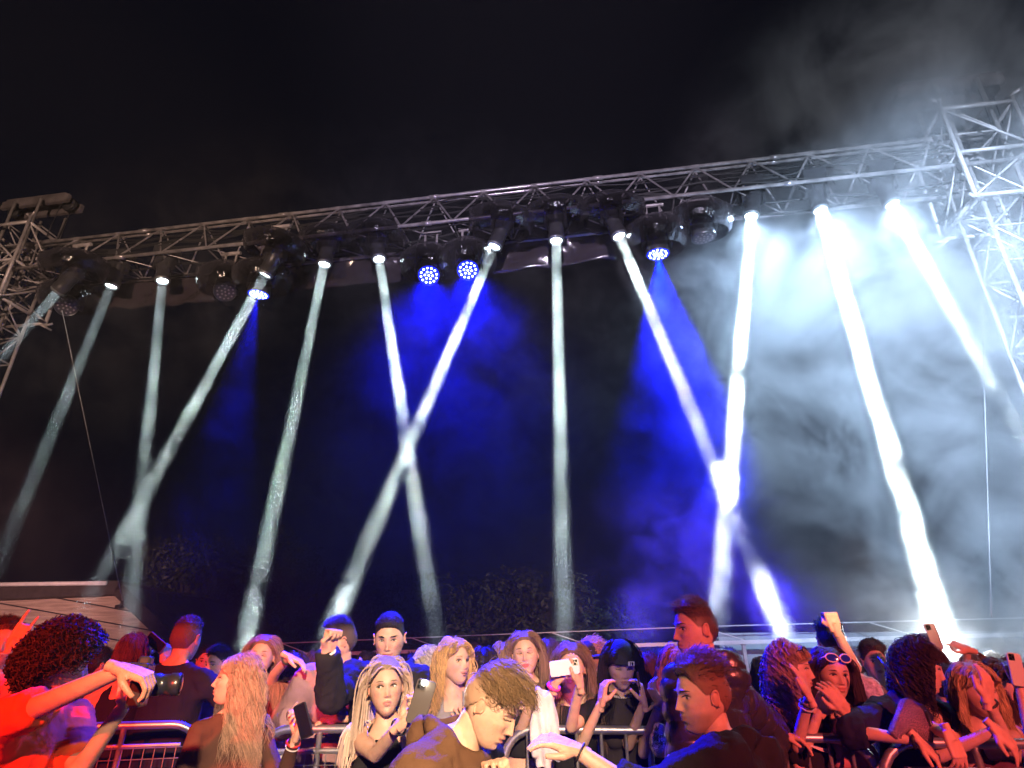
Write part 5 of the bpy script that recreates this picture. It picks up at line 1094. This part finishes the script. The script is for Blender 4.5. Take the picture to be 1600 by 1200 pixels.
b = MB(); hk_ = aty(193, 938, YW - .3); b.tube([hk_ + V(.05, 0, .08), hk_, hk_ + V(-.02, 0, -.08), hk_ + V(-.10, 0, -.10)], .03, 8); b.build('hook', m_roof, ho, smooth=True)
# trees
m_bark = pmat('bark', (.05, .04, .03), .9, bump=.6, bscale=12); m_leaf = pmat('leaves', (.035, .042, .018), .6, noise=.5, nscale=1.5)
def tree(px, ytop, Y, w, label, seed, hz_=None):
    r = np.random.default_rng(seed); top = aty(px, ytop, Y); base = Vector((top.x, Y, 0)); H = top.z; t = empty('tree', label, 'tree', base, 'trees in the dark behind the crowd')
    b = MB(); lean = r.normal(size=2) * .25; tp = base + V(lean[0], lean[1], H * .75); b.tube([base, base.lerp(tp, .5) + V(.1, 0, 0), tp], [.24, .16, .06], 8)
    cl = []
    for i in range(16):
        f_ = .25 + .7 * r.random(); a_ = r.random() * 6.28; rr = w * (.35 + .6 * r.random()) * (1 - .45 * f_); p0 = base.lerp(tp, f_); p1 = p0 + V(math.cos(a_) * rr, math.sin(a_) * rr, H * (.08 + .17 * r.random())); p1.z = min(p1.z, H); b.tube([p0, p0.lerp(p1, .5) + V(0, 0, .1), p1], [.06, .04, .015], 6)
        for j in range(5): cl.append(np.array(p0.lerp(p1, .5 + .6 * r.random())) + r.normal(size=3) * .35)
    b.build('trunk', m_bark, t)
    cl = np.array(cl); n = 9000; ci = r.integers(0, len(cl), n); sz = .30 + .35 * r.random(len(cl)); d = r.normal(size=(n, 3)); d /= np.linalg.norm(d, axis=1, keepdims=True)
    c = cl[ci] + d * (sz[ci] * r.random(n) ** .45)[:, None]; c[:, 2] = np.clip(c[:, 2], .4, H + .1)
    a = r.normal(size=(n, 3)); a /= np.linalg.norm(a, axis=1, keepdims=True); bb = np.cross(a, r.normal(size=(n, 3))); bb /= np.linalg.norm(bb, axis=1, keepdims=True); s_ = (.025 + .035 * r.random(n))[:, None]
    v = np.stack([c + a * s_ * 1.5, c + bb * s_ * .6, c - a * s_ * 1.5, c - bb * s_ * .6], 1).reshape(-1, 3)
    me = np_mesh('crown', v, np.arange(4 * n).reshape(n, 4), smooth=False); me.materials.append(m_leaf); link('crown', me, t)
for a_ in [(300, 830, 17, 2.2, 'dark blue-tinted tree nearest the wooden building', 1), (372, 800, 19, 2.6, 'tallest blue-purple tree, left of the pair of crossing beams', 2), (455, 840, 18, 2.2, 'blue-purple tree behind the smoke left of the crossing beams', 3),
           (560, 905, 20, 2.0, 'low dark tree behind the raised fist', 4), (722, 915, 15, 1.5, 'warm-lit low treetop behind the laughing woman', 5), (772, 922, 16, 1.5, 'warm-lit treetop in the dip between two taller ones', 6), (828, 902, 15, 1.5, 'brown-lit treetop with a ragged peak left of the vertical beam', 7), (935, 935, 18, 2.0, 'dark tree right of the vertical beam', 8)]: tree(*a_)
# guy cables
def cable(p0, p1, label, r=.006):
    b = MB(); b.tube([p0, p0.lerp(p1, .5), p1], r, 6); tag(b.build('guy_cable', m_alu_dull), label, 'cable', 'cables from the rig')
cable(on_truss_plane(97, 485, .2), at(191, 938, 6.4), 'thin taut cable from the left end of the truss down to the wooden building', .0055)
cable(on_truss_plane(1534, 470, .1), at(1549, 965, 5.0), 'faint thin cable hanging in the smoke below the right tower', .004)
# ================================================================== air: haze and smoke
def vol_mat(name, dens, col=(1, 1, 1), aniso=.0):
    m = bpy.data.materials.new(name); m.use_nodes = True; nt = m.node_tree; nt.nodes.clear()
    o = nt.nodes.new('ShaderNodeOutputMaterial'); p = nt.nodes.new('ShaderNodeVolumePrincipled')
    p.inputs['Color'].default_value = (*col, 1); p.inputs['Density'].default_value = dens; p.inputs['Anisotropy'].default_value = aniso
    nt.links.new(p.outputs[0], o.inputs['Volume']); return m, nt, p
hz, _, _ = vol_mat('haze_air', .0010, (.9, .93, 1), 0)
b = MB(); b.box((0, 60, 9), 120, 140, 20); o = b.build('haze', hz); tag(o, kind='stuff')
def smoke(name, label, c, size, dens, nscale, lo, hi, seed=0, edge=.35, detail=5, rough=.6, dist=1.0, rot=0, stretch=(1, 1, 1)):
    m, nt, p = vol_mat(name + '_air', 0)
    N = nt.nodes.new; L = nt.links.new
    tc = N('ShaderNodeTexCoord'); mp = N('ShaderNodeMapping'); L(tc.outputs['Object'], mp.inputs[0])
    mp.inputs['Location'].default_value = (seed * 3.1, seed * 1.7, seed * 2.3); mp.inputs['Scale'].default_value = stretch
    n = N('ShaderNodeTexNoise'); n.inputs['Scale'].default_value = nscale; n.inputs['Detail'].default_value = detail; n.inputs['Roughness'].default_value = rough; n.inputs['Distortion'].default_value = dist
    L(mp.outputs[0], n.inputs['Vector'])
    mr = N('ShaderNodeMapRange'); mr.inputs['From Min'].default_value = lo; mr.inputs['From Max'].default_value = hi; mr.interpolation_type = 'SMOOTHSTEP'
    L(n.outputs['Fac'], mr.inputs['Value'])
    # soft ellipsoidal falloff
    v = N('ShaderNodeVectorMath'); v.operation = 'DIVIDE'; v.inputs[1].default_value = [s / 2 for s in size]; L(tc.outputs['Object'], v.inputs[0])
    ln = N('ShaderNodeVectorMath'); ln.operation = 'LENGTH'; L(v.outputs[0], ln.inputs[0])
    e = N('ShaderNodeMapRange'); e.inputs['From Min'].default_value = 1; e.inputs['From Max'].default_value = 1 - edge; e.interpolation_type = 'SMOOTHSTEP'
    L(ln.outputs['Value'], e.inputs['Value'])
    mu = N('ShaderNodeMath'); mu.operation = 'MULTIPLY'; L(mr.outputs[0], mu.inputs[0]); L(e.outputs[0], mu.inputs[1])
    m2 = N('ShaderNodeMath'); m2.operation = 'MULTIPLY'; L(mu.outputs[0], m2.inputs[0]); m2.inputs[1].default_value = dens
    L(m2.outputs[0], p.inputs['Density'])
    b = MB(); b.ell((0, 0, 0), size[0] / 2, size[1] / 2, size[2] / 2, nu=24, nv=14)
    o = b.build(name, m); o.location = c; o.rotation_euler = (0, rot, 0)
    tag(o, label, 'smoke', kind='stuff'); return o
smoke('stage_smoke', 'thick white stage smoke drifting around the right half of the truss', (6.9, 6.6, 5.0), (11.0, 5.4, 15), .60, .72, .435, .60, seed=3, edge=.5, detail=8, rough=.64, dist=.7)
smoke('thin_smoke', 'thin patchy smoke hanging under the left and middle of the truss', (-2.0, 7.0, 5.0), (15, 3.6, 8.8), .045, 1.7, .42, .64, seed=5, edge=.65, detail=7, rough=.72, dist=.8)
for i, (px, py, w, h, dn, lab) in enumerate([(392, 968, .55, .9, .05, 'small curl of smoke where a beam lands left of the raised fist'), (545, 958, .8, .9, .05, 'wisp of smoke in the foot of the crossing beam above the raised fist'),
        (1003, 965, .9, 1.0, .25, 'bright curling wisp of smoke above the black cap'), (1062, 500, 1.5, 3.2, .16, 'ragged cloud of smoke turned deep blue under the downward blue wash'), (1085, 860, 1.9, 2.2, .16, 'low blue-lit cloud of smoke above the puffer jacket'), (700, 560, 3.0, 3.0, .05, 'mottled blue-lit smoke hanging below the two bright blue wash lights'), (1438, 392, .5, 1.9, 1.4, 'blazing patch of smoke in the beam closest to the right tower'), (1000, 440, .45, 1.9, .35, 'wisp of smoke at the head of the middle beam'), (1208, 945, .6, .9, 1.3, 'bright ball of smoke caught in a beam above the curly fair hair'), (1152, 590, .7, 2.6, .5, 'ragged column of smoke in the short blazing beam'), (1132, 757, .5, .6, 1.5, 'small bright puff of smoke below the blazing beam')]):
    c_ = on_truss_plane(px, py, .1); smoke('smoke_wisp', lab, c_, (w, .9, h), dn, 2.6, .40, .60, seed=i + 11, edge=.6, detail=6, rough=.65, dist=1.6, rot=(-.5 if 'closest' in lab else -.42 if 'middle' in lab else 0))
